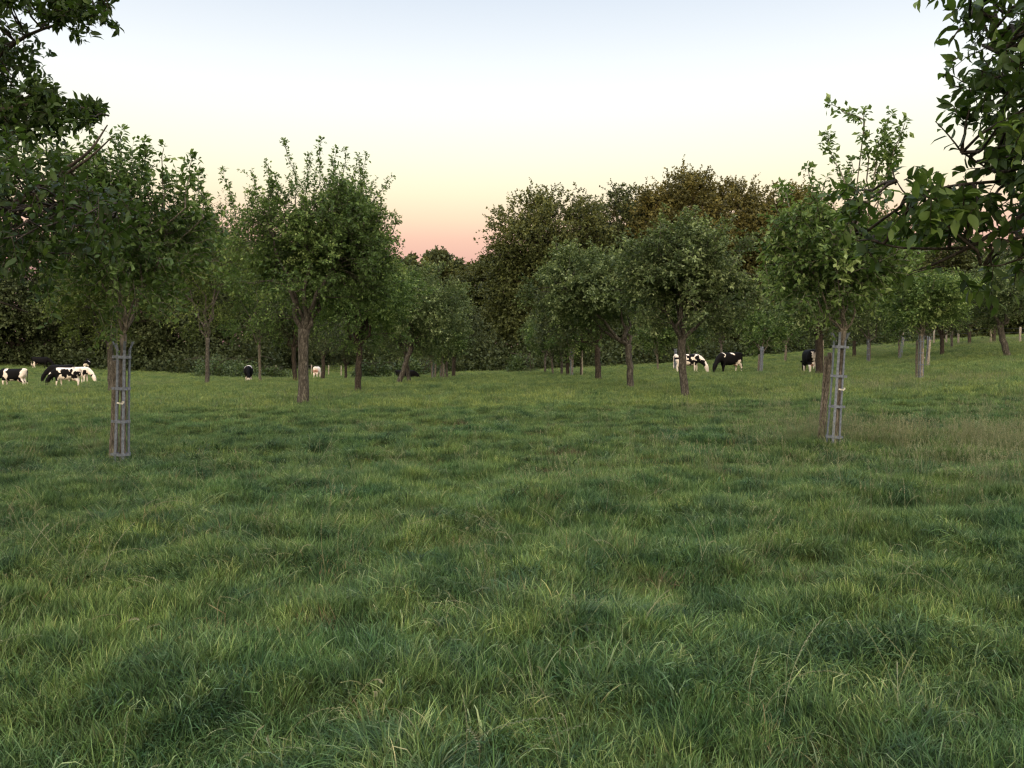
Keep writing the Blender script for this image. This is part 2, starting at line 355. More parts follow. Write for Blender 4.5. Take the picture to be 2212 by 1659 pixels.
def tuft(mb, mat):
    k = len(tufts.objects); o = bpy.data.objects.new('tuft_%02d' % k, mb.mesh('tuft', mat)); tufts.objects.link(o); return k
M['thatch'] = grass_mat('grass_thatch', [(0, (.07, .045, .025)), (.6, (.14, .095, .055)), (1, (.24, .18, .11))], (.05, .035, .02), False, .1)
K = {'dead': [], 'rye': [], 'lay': [], 'short': [], 'mid': [], 'tuss': [], 'straw': [], 'seed': [], 'weed': [], 'far': [], 'farseed': []}
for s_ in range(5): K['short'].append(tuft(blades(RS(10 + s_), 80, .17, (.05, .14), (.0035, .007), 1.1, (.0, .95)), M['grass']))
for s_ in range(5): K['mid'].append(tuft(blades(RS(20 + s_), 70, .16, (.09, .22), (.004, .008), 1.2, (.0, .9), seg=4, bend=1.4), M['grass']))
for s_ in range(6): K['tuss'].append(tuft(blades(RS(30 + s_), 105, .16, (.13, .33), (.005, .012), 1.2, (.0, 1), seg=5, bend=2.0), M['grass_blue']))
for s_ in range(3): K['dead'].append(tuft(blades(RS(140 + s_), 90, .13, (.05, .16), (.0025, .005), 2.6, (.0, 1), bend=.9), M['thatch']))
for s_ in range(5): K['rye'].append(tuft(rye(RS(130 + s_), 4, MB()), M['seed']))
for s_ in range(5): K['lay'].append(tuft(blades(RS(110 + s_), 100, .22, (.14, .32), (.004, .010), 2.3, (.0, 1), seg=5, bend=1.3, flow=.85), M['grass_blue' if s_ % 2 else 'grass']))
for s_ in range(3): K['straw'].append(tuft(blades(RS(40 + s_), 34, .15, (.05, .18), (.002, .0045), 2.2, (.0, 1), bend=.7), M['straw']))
for s_ in range(4): K['seed'].append(tuft(stalks(RS(50 + s_), 11, .22, (.28, .55), blades(RS(60 + s_), 20, .15, (.1, .3), (.002, .004), .8, (0, .6))), M['seed']))
for s_ in range(2):
    rng = RS(70 + s_); mb = blades(rng, 16, .05, (.10, .22), (.022, .040), 1.3, (.2, .7), seg=5, bend=1.0); K['weed'].append(tuft(mb, M['grass_blue']))
for s_ in range(5): K['far'].append(tuft(blades(RS(80 + s_), 170, .62, (.07, .19), (.010, .02), .7, (0, 1), seg=2, bend=1.0, gauss=False), M['grass_far']))
for s_ in range(2): K['farseed'].append(tuft(blades(RS(90 + s_), 60, .6, (.28, .5), (.006, .011), .4, (0, 1), seg=2, bend=.4, gauss=False), M['seed']))

rng = RS(7)
PT, IDX, SC, RT = [], [], [], []
def scatter(n, x, y, kinds, smin, smax, prob=None, tilt=.15, flow=False):
    if prob is not None:
        k = rng.rand(len(x)) < prob; x, y = x[k], y[k]
    z = ground(x, y); PT.append(np.stack([x, y, z], -1)); IDX.append(rng.choice(kinds, len(x)))
    SC.append(rng.uniform(smin, smax, len(x))); RT.append(np.stack([rng.randn(len(x)) * tilt, rng.randn(len(x)) * tilt, (vnoise(x, y, 1.5, 77) * 14 + rng.randn(len(x)) * .35) if flow else rng.rand(len(x)) * 6.28], -1))
def wedge(n, y0, y1, spread=.68, pad=1.2, pw=1.0):
    u = rng.rand(n); y = np.sqrt(y0 * y0 + u ** pw * (y1 * y1 - y0 * y0)); hw = spread * y + pad; return rng.uniform(-1, 1, n) * hw, y
def tn(x, y): return .3 * vnoise(x, y, 2.6, 11) + .4 * vnoise(x, y, 1.0, 12) + .3 * vnoise(x, y, .45, 13)
def graze(x, y):                                    # where the cattle have cropped the sward short
    a = np.exp(-((x + .5) ** 2 / 9 + (y - 10.5) ** 2 / 14)) + np.exp(-((x + 7) ** 2 / 30 + (y - 24) ** 2 / 60)) + np.exp(-((x - 3.5) ** 2 / 4 + (y - 7) ** 2 / 4)) * .6
    return np.clip(1 - a * 1.1 - .5 * np.clip((vnoise(x, y, 2.1, 66) - .55) * 5, 0, 1), .06, 1)
def sd_(x, y):                                      # where the tall seeding grass stands: the right side and round the trunks
    return np.clip((vnoise(x, y, 3.2, 21) - .45) * 3, 0, 1) * np.clip((x / np.maximum(y, 3) - .12) * 6, .04, 1)
for (n, y0, y1) in ((17000, 1.2, 11), (36000, 9, 32)):
    x, y = wedge(n, y0, y1); scatter(n, x, y, K['short'], .8, 1.35)
for (n, y0, y1) in ((9000, 1.2, 11), (15000, 9, 32)):
    x, y = wedge(n, y0, y1); scatter(n, x, y, K['mid'], .7, 1.2, np.clip((tn(x, y) - .38) * 4, 0.05, 1) * np.clip(1.25 - y / 45, .3, 1) * graze(x, y))
for (n, y0, y1) in ((7500, 1.2, 11), (12000, 9, 34)):
    x, y = wedge(n, y0, y1); scatter(n, x, y, K['tuss'], .55, 1.1, np.clip((tn(x, y) - .50) * 6, 0.015, 1) * np.clip(1.15 - y / 40, .25, 1) * graze(x, y), .25)
for (n, y0, y1) in ((7000, 1.2, 12), (6000, 10, 26)):
    x, y = wedge(n, y0, y1); scatter(n, x, y, K['lay'], .55, 1.1, np.clip((vnoise(x, y, 1.4, 15) - .38) * 4, 0.0, 1) * np.clip(1.3 - y / 22, .15, 1) * graze(x, y), .15, True)
for (n, y0, y1) in ((2600, 1.2, 11), (4200, 9, 32)):
    x, y = wedge(n, y0, y1); scatter(n, x, y, K['straw'], .5, 1.3, np.clip((vnoise(x, y, .7, 31) - .60) * 7, 0.05, 1), .5)
for (n, y0, y1) in ((1500, 2.5, 11), (12000, 9, 34)):
    x, y = wedge(n, y0, y1); scatter(n, x, y, K['seed'], .5, .9, sd_(x, y) * .35 + .01, .2)
x, y = wedge(9000, 2.4, 22); scatter(0, x, y, K['dead'], .8, 1.5, np.clip((vnoise(x, y, .55, 91) - .80) * 9, 0, 1) * np.clip((vnoise(x, y, 2.5, 92) - .35) * 4, 0, 1), .2)
x, y = wedge(150, 2.4, 13); scatter(0, x, y, K['rye'], .8, 1.25, None, .3)
for (cx_, cy_, n_, r_) in ((5.1, 14.0, 60, .6), (6.8, 14.0, 130, 1.2), (8.2, 12.8, 130, 1.3), (6.2, 11.2, 50, 1.2), (-6.2, 13.2, 8, .3)):
    scatter(0, cx_ + rng.randn(n_) * r_, cy_ + rng.randn(n_) * r_ * .6, K['seed'], .6, .95, None, .2)
x, y = wedge(3000, 1.2, 14); scatter(0, x, y, K['weed'], .6, 1.2, np.clip((vnoise(x, y, 1.0, 41) - .66) * 1.2, .012, .35))
for (n, y0, y1) in ((34000, 24, 75), (20000, 70, 150)):
    x, y = wedge(n, y0, y1, .72, 2, 1.0); scatter(n, x, y, K['far'], .7, 1.25, np.clip(.75 + .5 * (vnoise(x, y, 4, 51) - .3), .5, 1))
x, y = wedge(8000, 26, 95, .70); scatter(0, x, y, K['farseed'], .6, 1.1, np.clip(sd_(x, y) * .6 + np.clip(vnoise(x, y, 5, 22) - .55, 0, 1), 0.01, 1))
x, y = wedge(9000, 24, 95, .70); scatter(0, x, y, K['tuss'], .8, 1.6, np.clip((vnoise(x, y, 2.4, 61) - .62) * 5, 0.0, 1), .2)
for (fu, fv, fd, fn) in ((237, 1002, None, 12), (266, 1004, None, 12), (1782, 980, None, 14), (1802, 982, None, 14), (655, 880, None, 26), (773, 850, None, 22), (241, 853, None, 22), (447, 834, None, 40), (562, 830, None, 12), (638, 829, None, 16), (858, 829, 49, 18),
                         (1481, 862, None, 26), (1362, 840, None, 22), (1293, 825, None, 18), (1770, 810, 44, 30), (1989, 824, 34, 34), (1644, 807, 56, 14), (1875, 791, 60, 8), (2176, 769, 52, 16)):
    fb = base(fu, fv, fd); ra = rng.rand(fn) * 6.28; rr_ = rng.uniform(.16, .5, fn); scatter(0, fb.x + np.cos(ra) * rr_, fb.y + np.sin(ra) * rr_, K['tuss'], .6, 1.0, None, .15)
PT, IDX, SC, RT = map(np.concatenate, (PT, IDX, SC, RT))
ga = RS(3)
me = bpy.data.meshes.new('grass'); me.vertices.add(len(PT)); me.vertices.foreach_set('co', PT.astype(np.float32).ravel())
for nm, ty, arr, fld in (('idx', 'INT', IDX.astype(np.int32), 'value'), ('scl', 'FLOAT', SC.astype(np.float32), 'value'), ('rot', 'FLOAT_VECTOR', RT.astype(np.float32), 'vector')):
    a_ = me.attributes.new(nm, ty, 'POINT'); a_.data.foreach_set(fld, arr.ravel())
grass = link(bpy.data.objects.new('grass', me)); tag(grass, 'rough green meadow grass with tussocks, seed heads and straw', 'grass', kind='stuff')
ng = bpy.data.node_groups.new('grass_scatter', 'GeometryNodeTree')
ng.interface.new_socket('Geometry', in_out='INPUT', socket_type='NodeSocketGeometry'); ng.interface.new_socket('Geometry', in_out='OUTPUT', socket_type='NodeSocketGeometry')
gi = ng.nodes.new('NodeGroupInput'); go = ng.nodes.new('NodeGroupOutput'); iop = ng.nodes.new('GeometryNodeInstanceOnPoints')
ci = ng.nodes.new('GeometryNodeCollectionInfo'); ci.inputs[0].default_value = tufts; ci.inputs[1].default_value = True; ci.inputs[2].default_value = True
def nat(name, ty):
    a_ = ng.nodes.new('GeometryNodeInputNamedAttribute'); a_.data_type = ty; a_.inputs[0].default_value = name; return a_.outputs[0]
ng.links.new(gi.outputs[0], iop.inputs['Points']); ng.links.new(ci.outputs[0], iop.inputs['Instance']); iop.inputs['Pick Instance'].default_value = True
ng.links.new(nat('idx', 'INT'), iop.inputs['Instance Index']); ng.links.new(nat('scl', 'FLOAT'), iop.inputs['Scale'])
e2r = ng.nodes.new('FunctionNodeEulerToRotation'); ng.links.new(nat('rot', 'FLOAT_VECTOR'), e2r.inputs[0]); ng.links.new(e2r.outputs[0], iop.inputs['Rotation'])
ng.links.new(iop.outputs[0], go.inputs[0])
md = grass.modifiers.new('scatter', 'NODES'); md.node_group = ng

# ------------------------------------------------------------------ leaves and trees
def norm(a): return a / (np.linalg.norm(a, axis=-1, keepdims=True) + 1e-9)
LEAF_S = (np.array([[0, 0, 0], [.5, .26, .07], [1, 0, -.10], [.5, -.26, .07]]), None, np.array([[0, 2, 1], [0, 3, 2]]))
_x = np.array([0, .18, .45, .72, 1.0]); _w = np.array([0, .16, .215, .15, 0])
_v = [[_x[0], 0, 0]]
for k in (1, 2, 3): _v += [[_x[k], _w[k], .06 - .10 * _x[k] ** 2], [_x[k], 0, -.10 * _x[k] ** 2], [_x[k], -_w[k], .06 - .10 * _x[k] ** 2]]
_v += [[1, 0, -.2]]
LEAF_N = (np.array(_v), np.array([[1, 2, 5, 4], [2, 3, 6, 5], [4, 5, 8, 7], [5, 6, 9, 8]]), np.array([[0, 2, 1], [0, 3, 2], [7, 8, 10], [8, 9, 10]]))
LEAF_C = (np.array([[0, -.3, 0], [.6, -.35, .1], [1, 0, -.05], [.55, .35, .12], [0, .3, 0]]), np.array([[0, 1, 3, 4]]), np.array([[1, 2, 3]]))
def put_leaves(mb, rng, P, A, size, tint, tmpl=LEAF_S, flat=.8):
    n = len(P); A = norm(A); up = norm(np.array([0, 0, 1.]) * flat + rng.randn(n, 3) * .55)
    S = norm(np.cross(up, A)); U = np.cross(A, S)
    V, q, t = tmpl; s_ = (size * rng.uniform(.65, 1.25, n))[:, None, None]
    W = P[:, None] + s_ * (V[None, :, 0, None] * A[:, None] + V[None, :, 1, None] * S[:, None] + V[None, :, 2, None] * U[:, None])
    o_ = np.arange(n)[:, None, None] * len(V)
    mb.add(W, None if q is None else (q[None] + o_).reshape(-1, 4), (t[None] + o_).reshape(-1, 3), np.repeat(np.clip(tint, 0, 1), len(V)))
def shoots(mb, wood, rng, S, D, Ln, nl, size, tint, tmpl=LEAF_S, stem=None, droop=.15, splay=.9):
    """S start points, D directions, Ln lengths, nl leaves along each, leaf size"""
    n = len(S); D = norm(D); t = (np.arange(nl) + .5) / nl
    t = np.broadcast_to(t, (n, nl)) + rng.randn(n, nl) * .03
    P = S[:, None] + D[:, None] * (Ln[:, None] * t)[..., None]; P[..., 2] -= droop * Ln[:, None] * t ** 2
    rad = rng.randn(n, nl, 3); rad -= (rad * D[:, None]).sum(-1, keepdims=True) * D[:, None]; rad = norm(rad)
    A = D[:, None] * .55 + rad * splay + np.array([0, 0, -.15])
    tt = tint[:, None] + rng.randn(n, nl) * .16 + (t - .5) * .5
    put_leaves(mb, rng, P.reshape(-1, 3), A.reshape(-1, 3), size, tt.ravel(), tmpl)
    if stem and wood is not None:
        for i in range(n):
            e_ = S[i] + D[i] * Ln[i]; e_ = e_ - np.array([0, 0, droop * Ln[i]])
            wood.tube([S[i], S[i] + D[i] * Ln[i] * .5 - np.array([0, 0, droop * Ln[i] * .25]), e_], [stem, stem * .7, stem * .4], 3, False)
def curve(p0, p1, sag=0., n=5, rng=None, wob=.0, up=0.):
    t = np.linspace(0, 1, n)[:, None]; P = p0 * (1 - t) + p1 * t
    P = P + np.array([0, 0, 1.]) * (up * 4 * t * (1 - t)) * np.linalg.norm(p1 - p0)
    if rng is not None and wob: P[1:-1] += rng.randn(n - 2, 3) * wob * np.linalg.norm(p1 - p0)
    return P

def tree(name, label, cat, group, foot, tw, fork, box, D=None, clumps=90, per=9, nl=10, leaf=.085, slen=.42, mat='apple', bark='bark', sprouts=8, sprout_len=1.1,
         seed=0, inner=.25, tint0=.38, tmpl=LEAF_S, tips=None, dr=None, limbs=6, lean_to=None, flatb=.95, rc=.30, gaps=.0, crownfill=1):
    """foot (u, v) in the view; fork (u, v); box (uL, uR, vTop, vBottom) of the crown's body"""
    rng = RS(seed + 1000); b = base(*foot, D); D = b.y
    if name == 'apple_tree': leaf *= 1.2; clumps = int(clumps * 1.2)
    else: clumps = int(clumps * 1.7)
    t_ = empty(name, b, label, cat, group)
    O = np.array(b)
    c0 = (at(box[0], (box[2] + box[3]) / 2, D) + at(box[1], (box[2] + box[3]) / 2, D)) / 2
    top = at(box[0], box[2], D)[2]; bot = at(box[0], box[3], D)[2]
    rx = (at(box[1], 800, D)[0] - at(box[0], 800, D)[0]) / 2; rz = (top - bot) / 2
    c = np.array([c0[0], D, (top + bot) / 2]) - O; r = np.array([rx, dr or rx * .9, rz])
    f = at(fork[0], fork[1], D) - O
    wood = MB(); lf = MB()
    # trunk
    n = 10; P = curve(np.array([0, 0, -.15]), f, n=n); P[1:-1, :2] += rng.randn(n - 2, 2) * tw * .06
    rr = tw / 2 * np.interp(np.linspace(0, 1, n), [0, .08, .2, .85, 1], [1.35, 1.15, 1.0, .9, 1.05])
    wood.tube(P, rr, 12, rough=.16, seed=seed)
    # clump centres inside an uneven egg
    d = norm(rng.randn(clumps * 3, 3)); d[:, 2] = np.where(d[:, 2] < 0, d[:, 2] * flatb, d[:, 2]); 
    rad = np.where(rng.rand(len(d)) < inner, rng.uniform(.25, .7, len(d)), rng.uniform(.72, 1.0, len(d)))
    pw = 2.5 if name == 'apple_tree' else 2.9
    d = d / (np.abs(d) ** pw).sum(1, keepdims=True) ** (1 / pw)
    lump = 1 + (.28 if name == 'apple_tree' else .13) * (vnoise(d[:, 0] + d[:, 2] * .7, d[:, 1] - d[:, 2] * .5, .75, seed + 3) - .55)
    C = c + d * r * (rad * lump)[:, None]
    if name == 'apple_tree':
        nlb = 11; ld = norm(rng.randn(nlb, 3)); ld[:, 2] = np.where(ld[:, 2] < -.35, -.35, ld[:, 2]); lc = c + ld * r * rng.uniform(.40, .66, nlb)[:, None]
        lr = r * rng.uniform(.34, .52, nlb)[:, None] * np.array([1.1, 1.1, .85]); li = rng.randint(nlb, size=len(d)); dd_ = norm(rng.randn(len(d), 3)); dd_[:, 2] = np.where(rng.rand(len(d)) < .45, np.abs(dd_[:, 2]), dd_[:, 2])
        C2 = lc[li] + dd_ * lr[li] * rng.uniform(.55, 1.08, len(d))[:, None]; C = np.where((rng.rand(len(d)) < .8)[:, None], C2, C)
        C[:, 2] = np.maximum(C[:, 2], c[2] - r[2] * (.80 + .25 * rng.rand(len(d))))
    keep = [0]
    md_ = (.55 if name == 'apple_tree' else .33) * rc * min(r)
    for k in range(1, len(C)):
        if len(keep) >= clumps: break
        if np.min(np.linalg.norm(C[keep] - C[k], axis=1)) > md_: keep.append(k)
    C = C[keep]; dn = norm((C - c) / r); nC = len(C)
    # limbs
    ang0 = rng.rand() * 6.28; tipsL = []
    for k in range(limbs):
        a_ = ang0 + k * 6.283 / limbs + rng.randn() * .25; el = rng.uniform(.35, 1.1)
        e_ = c + np.array([math.cos(a_) * math.cos(el), math.sin(a_) * math.cos(el), math.sin(el) * .8 - .1]) * r * .62
        Pl = curve(f - np.array([0, 0, tw * .2]), e_, n=7, rng=rng, wob=.035, up=-.06); wood.tube(Pl, np.linspace(tw * (.27 if limbs < 8 else .20), tw * .08, 7), 7, rough=.12, seed=seed + k)
        tipsL.append(Pl)
    LP = np.concatenate(tipsL)[2:]
    for k in range(nC):
        dd = np.linalg.norm(LP - C[k], axis=1) + np.linalg.norm(LP - f, axis=1) * .15; s0 = LP[np.argmin(dd)]
        wood.tube(curve(s0, C[k], n=4, rng=rng, wob=.06, up=.05), np.linspace(tw * .05, tw * .018, 4), 4, False)
    # leafy shoots on every clump
    per = int(per * (1.35 if D < 20 or D > 62 else 1.75)); idx = np.repeat(np.arange(nC), per); rcl = rc * min(r)
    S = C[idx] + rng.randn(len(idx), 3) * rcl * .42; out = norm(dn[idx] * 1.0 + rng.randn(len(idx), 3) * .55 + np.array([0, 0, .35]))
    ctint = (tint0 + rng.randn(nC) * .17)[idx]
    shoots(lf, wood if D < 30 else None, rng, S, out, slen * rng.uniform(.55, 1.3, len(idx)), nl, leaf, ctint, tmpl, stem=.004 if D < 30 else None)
    # long upright sprouts that break the outline
    ups = C[dn[:, 2] > .25] if (dn[:, 2] > .25).any() else C
    for k in range(sprouts):
        s0 = ups[rng.randint(len(ups))]; d0 = norm(np.array([rng.randn() * .22, rng.randn() * .22, 1.]) + (s0 - c) / r * .25); L0 = sprout_len * rng.uniform(.5, 1.15)
        sprout(lf, wood, rng, s0, s0 + d0 * L0, leaf, tint0 + .12, tmpl)
    for tp in (tips or []):
        (u0, v0), (u1, v1) = tp[0], tp[1]; p0 = at(u0, v0, D + rng.uniform(-.4, .4)) - O; p1 = at(u1, v1, D + rng.uniform(-.5, .5)) - O
        kq = np.argmin(np.linalg.norm(LP - p0, axis=1) + 2.5 * np.maximum(0, LP[:, 2] - p0[2] + .35)); wood.tube(curve(LP[kq], p0, n=5, up=-.03), np.linspace(tw * .07, .011, 5), 5, False)
        sprout(lf, wood, rng, p0, p1, leaf, tint0 + .12, tmpl, dens=1.4)
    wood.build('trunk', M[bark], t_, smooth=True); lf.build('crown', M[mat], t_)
    return t_
def sprout(lf, wood, rng, p0, p1, leaf, tint, tmpl, dens=1.0):
    L0 = np.linalg.norm(p1 - p0); P = curve(p0, p1, n=6, rng=rng, wob=.025); wood.tube(P, np.linspace(.011, .004, 6) * (leaf / .085), 4, False)
    n = max(4, int(L0 / leaf * 2.6 * dens)); t = rng.rand(n) ** .9; q = np.stack([np.interp(t, np.linspace(0, 1, 6), P[:, k]) for k in range(3)], -1)
    ax = norm(p1 - p0); d = norm(rng.randn(n, 3)); D_ = norm(d * .9 + ax * .7)
    shoots(lf, None, rng, q, D_, np.full(n, leaf * 1.3), 3, leaf, np.full(n, tint), tmpl, None, .1)
    shoots(lf, None, rng, p1[None], ax[None], np.array([leaf * .8]), 7, leaf, np.array([tint + .1]), tmpl, None, 0.)

OG = 'apple trees of the orchard'
# the two young trees in their guards, nearest
tree('apple_tree', 'young apple tree growing out of the left foreground guard, fan of thin branches', 'tree', OG, (266, 1004), .085, (266, 722), (110, 425, 355, 690), clumps=95, per=8, nl=9,
     leaf=.085, slen=.34, mat='apple', bark='bark_pale', sprouts=6, sprout_len=.45, seed=1, limbs=9, inner=.35, rc=.32, flatb=.45, tint0=.34,
     tips=[((262, 420), (262, 284)), ((300, 420), (312, 308)), ((225, 430), (205, 330)), ((350, 440), (354, 320)), ((400, 450), (415, 342)), ((440, 470), (428, 372)), ((330, 450), (300, 345))])
tree('apple_tree', 'young apple tree growing out of the right foreground guard, long shoots on top', 'tree', OG, (1800, 982), .085, (1822, 716), (1650, 1935, 440, 680), clumps=95, per=8, nl=9,
     leaf=.085, slen=.34, mat='apple', bark='bark_pale', sprouts=5, sprout_len=.5, seed=2, limbs=9, inner=.35, rc=.32, flatb=.5, tint0=.42,
     tips=[((1880, 420), (1865, 245)), ((1868, 260), (1795, 225)), ((1830, 430), (1788, 290)), ((1890, 400), (1925, 250)), ((1905, 410), (1955, 265)), ((1900, 430), (1945, 300)), ((1770, 460), (1745, 362)), ((1720, 470), (1690, 400)), ((1880, 430), (1905, 275)), ((1850, 440), (1840, 350))])
# the rows
tree('apple_tree', 'large dense apple tree left of centre with many upright shoots on top', 'tree', OG, (655, 880), .33, (657, 712), (500, 858, 395, 722), clumps=230, per=11, nl=10, leaf=.09, slen=.42, mat='apple', bark='bark', sprouts=26,
     sprout_len=1.1, seed=3, rc=.2, inner=.3, tips=[((640, 400), (614, 306)), ((690, 400), (695, 302)), ((665, 400), (668, 335)), ((740, 400), (745, 325)), ((780, 410), (789, 333)), ((800, 440), (846, 383)), ((600, 420), (575, 350)), ((720, 390), (726, 322)), ((760, 400), (770, 350)),
     ((560, 450), (545, 372)), ((580, 430), (597, 380)), ((510, 470), (483, 366)), ((810, 470), (828, 450)), ((840, 520), (860, 472))])
tree('apple_tree', 'apple tree with dark trunk just right of the large dense one', 'tree', OG, (773, 850), .27, (775, 745), (670, 898, 520, 760), clumps=130, per=10, nl=10, leaf=.1, slen=.42, mat='apple', bark='bark_dark', sprouts=10, sprout_len=.7, seed=4, rc=.25)
tree('apple_tree', 'apple tree with brown trunk directly behind the left metal guard', 'tree', OG, (241, 853), .30, (238, 740), (85, 360, 545, 735), clumps=130, per=10, nl=10, leaf=.1, slen=.42, mat='apple_yellow', bark='bark', sprouts=8, sprout_len=.6, seed=5, rc=.25)
tree('apple_tree', 'apple tree with slim straight trunk right of the left guard, weeds at its foot', 'tree', OG, (447, 834), .27, (449, 730), (330, 560, 425, 745), clumps=150, per=10, nl=9, leaf=.11, slen=.5, mat='apple_yellow', bark='bark', sprouts=14, sprout_len=1.3, seed=6, rc=.24)
tree('apple_tree', 'thin pale-trunked apple tree beside the bramble mound', 'tree', OG, (562, 830), .2, (560, 745), (485, 640, 560, 752), clumps=80, per=9, nl=9, leaf=.12, slen=.5, mat='apple', bark='bark_pale', sprouts=4, sprout_len=.7, seed=7, rc=.28)
tree('apple_tree', 'apple tree with slightly leaning dark trunk seen just left behind the large trunk', 'tree', OG, (638, 829), .34, (634, 750), (555, 735, 600, 765), clumps=90, per=9, nl=9, leaf=.13, slen=.55, mat='wood_dark', bark='bark_dark', sprouts=4, sprout_len=.7, seed=8, rc=.28)
tree('apple_tree', 'small apple tree with dark trunk standing before the white cow', 'tree', OG, (698, 823), .38, (698, 770), (640, 790, 655, 790), clumps=80, per=9, nl=8, leaf=.15, slen=.6, mat='apple_grey', bark='bark_dark', sprouts=3, sprout_len=.6, seed=9, rc=.3, D=82)
tree('apple_tree', 'grey-green apple tree on a curved trunk leaning to the right', 'tree', OG, (858, 829), .3, (888, 750), (800, 1022, 578, 765), clumps=140, per=10, nl=9, leaf=.12, slen=.5, mat='apple_grey', bark='bark', sprouts=14, sprout_len=.7, seed=10, rc=.24, D=49)
tree('apple_tree', 'small apple tree whose trunk leans left and crosses the curved trunk', 'tree', OG, (886, 826), .24, (873, 752), (790, 930, 650, 768), clumps=60, per=9, nl=9, leaf=.12, slen=.5, mat='apple_grey', bark='bark', sprouts=3, sprout_len=.5, seed=11, rc=.3, D=51)
tree('apple_tree', 'grey-green apple tree with brown trunk at right of centre, cow showing behind it', 'tree', OG, (1481, 862), .27, (1473, 732), (1335, 1640, 488, 738), clumps=190, per=11, nl=10, leaf=.1, slen=.42, mat='apple_grey', bark='bark', sprouts=22, sprout_len=.9, seed=12, rc=.21, tips=[((1440, 520), (1432, 470)), ((1500, 520), (1500, 455)), ((1560, 530), (1585, 470))])
tree('apple_tree', 'wide spreading grey-green apple tree with low left boughs, centre right', 'tree', OG, (1362, 840), .30, (1358, 745), (1118, 1440, 535, 744), clumps=200, per=11, nl=10, leaf=.11, slen=.45, mat='apple_grey', bark='bark', sprouts=18, sprout_len=.8, seed=13, rc=.21, tint0=.45)
tree('apple_tree', 'dark apple tree with straight dark trunk behind the wide spreading one', 'tree', OG, (1293, 825), .33, (1290, 752), (1165, 1345, 600, 755), clumps=110, per=9, nl=9, leaf=.13, slen=.5, mat='wood_dark', bark='bark_dark', sprouts=3, sprout_len=.6, seed=14, rc=.26)
tree('apple_tree', 'apple tree with thick dark trunk and one left bough beside the cow seen from behind', 'tree', OG, (1770, 810), .42, (1770, 722), (1645, 1885, 560, 732), clumps=140, per=10, nl=9, leaf=.12, slen=.5, mat='apple_grey', bark='bark_dark', sprouts=8, sprout_len=.7, seed=15, rc=.25, D=44, limbs=7)
tree('apple_tree', 'young apple tree with fan of branches rising from the tall guard at far right', 'tree', OG, (1989, 824), .17, (1990, 722), (1895, 2085, 575, 725), clumps=100, per=9, nl=9, leaf=.1, slen=.42, mat='apple', bark='bark_pale', sprouts=8, sprout_len=.6, seed=16, rc=.26, limbs=9, flatb=.4, tint0=.45, D=34)
tree('apple_tree', 'slim pale apple tree alone in the meadow between the two right-hand cows', 'tree', OG, (1696, 787), .22, (1698, 745), (1650, 1745, 668, 752), clumps=60, per=9, nl=8, leaf=.14, slen=.5, mat='apple', bark='bark_pale', sprouts=3, sprout_len=.6, seed=17, rc=.3, D=72)

# smaller trees further back: built once per look, then copied
def copy_tree(o, loc, rot, scl, label, group=None):
    c = o.copy(); COL.objects.link(c); c.location = loc; c.rotation_euler = (0, 0, rot); c.scale = (scl, scl, scl); c['label'] = label
    if group: c['group'] = group
    for ch in o.children:
        d_ = ch.copy(); COL.objects.link(d_); d_.parent = c
    return c
SG = 'small apple trees further back in the orchard'
small = [
    (tree('apple_tree', 'thin pale-trunked sapling by the dark hedge, second from left in the centre cluster', 'tree', SG, (1195, 814), .17, (1192, 775), (1140, 1245, 690, 765), clumps=70, per=8, nl=8, leaf=.14, slen=.5, mat='apple', bark='bark_pale', sprouts=4, sprout_len=.6, seed=21, rc=.3, D=66)),
    (tree('apple_tree', 'small brown-trunked apple tree third from the left in the centre cluster', 'tree', SG, (1214, 814), .2, (1213, 770), (1160, 1270, 665, 764), clumps=70, per=8, nl=8, leaf=.14, slen=.5, mat='apple_grey', bark='bark', sprouts=4, sprout_len=.6, seed=22, rc=.3, D=64)),
    (tree('apple_tree', 'small apple tree with dark trunk at the foot of the tall woods, far right', 'tree', SG, (1845, 773), .3, (1845, 735), (1780, 1910, 610, 733), clumps=90, per=9, nl=8, leaf=.14, slen=.5, mat='wood_dark', bark='bark_dark', sprouts=4, sprout_len=.6, seed=23, rc=.28, D=70)),
]
def small_copy(k, u, v, D, scl, label, rot=None):
    b = base(u, v, D); copy_tree(small[k], b, rot if rot is not None else (u * 1.7) % 6.28, scl, label, SG)
small_copy(1, 1177, 809, 72, 1.0, 'leftmost slim trunk of the centre cluster, set furthest back')
small_copy(2, 1226, 818, 60, .85, 'thicker dark-trunked tree right beside the centre metal guard')
small_copy(1, 1256, 819, 60, .9, 'small tree with a pale stake beside it, right of the centre guard')
small_copy(0, 1422, 805, 70, .95, 'thin pale sapling left of the brown trunk before the spotted cow')
small_copy(0, 1492, 800, 88, 1.0, 'thin trunk showing above the back of the spotted cow')
small_copy(1, 1558, 795, 84, 1.2, 'grey-trunked tree standing behind the black cow with white back patch')
small_copy(1, 965, 821, 60, .9, 'small tree with pale trunk right of the two centre guards')
small_copy(2, 980, 813, 66, 1.0, 'small dark-trunked tree right of centre gap, half hidden behind its neighbour')
small_copy(2, 747, 824, 72, .8, 'dark thin tree between the two nearest centre-left trunks')
small_copy(2, 2035, 773, 62, 1.0, 'small tree with brown forked trunk just right of the tall guard')
small_copy(1, 2055, 756, 72, 1.1, 'straight dark trunk second in the row before the far right fence')
small_copy(2, 2094, 743, 80, 1.05, 'dark straight tree third in the row before the far right fence')
small_copy(2, 2146, 742, 80, 1.2, 'broad black tree beside the leaning trunk at the right edge')
small_copy(0, 935, 822, 60, .95, 'sapling in the left one of the two centre metal guards')
small_copy(0, 953, 821, 60, .9, 'sapling in the right one of the two centre metal guards', 2.)
small_copy(0, 1235, 817, 58, .9, 'forked sapling standing in the guard of the centre cluster')
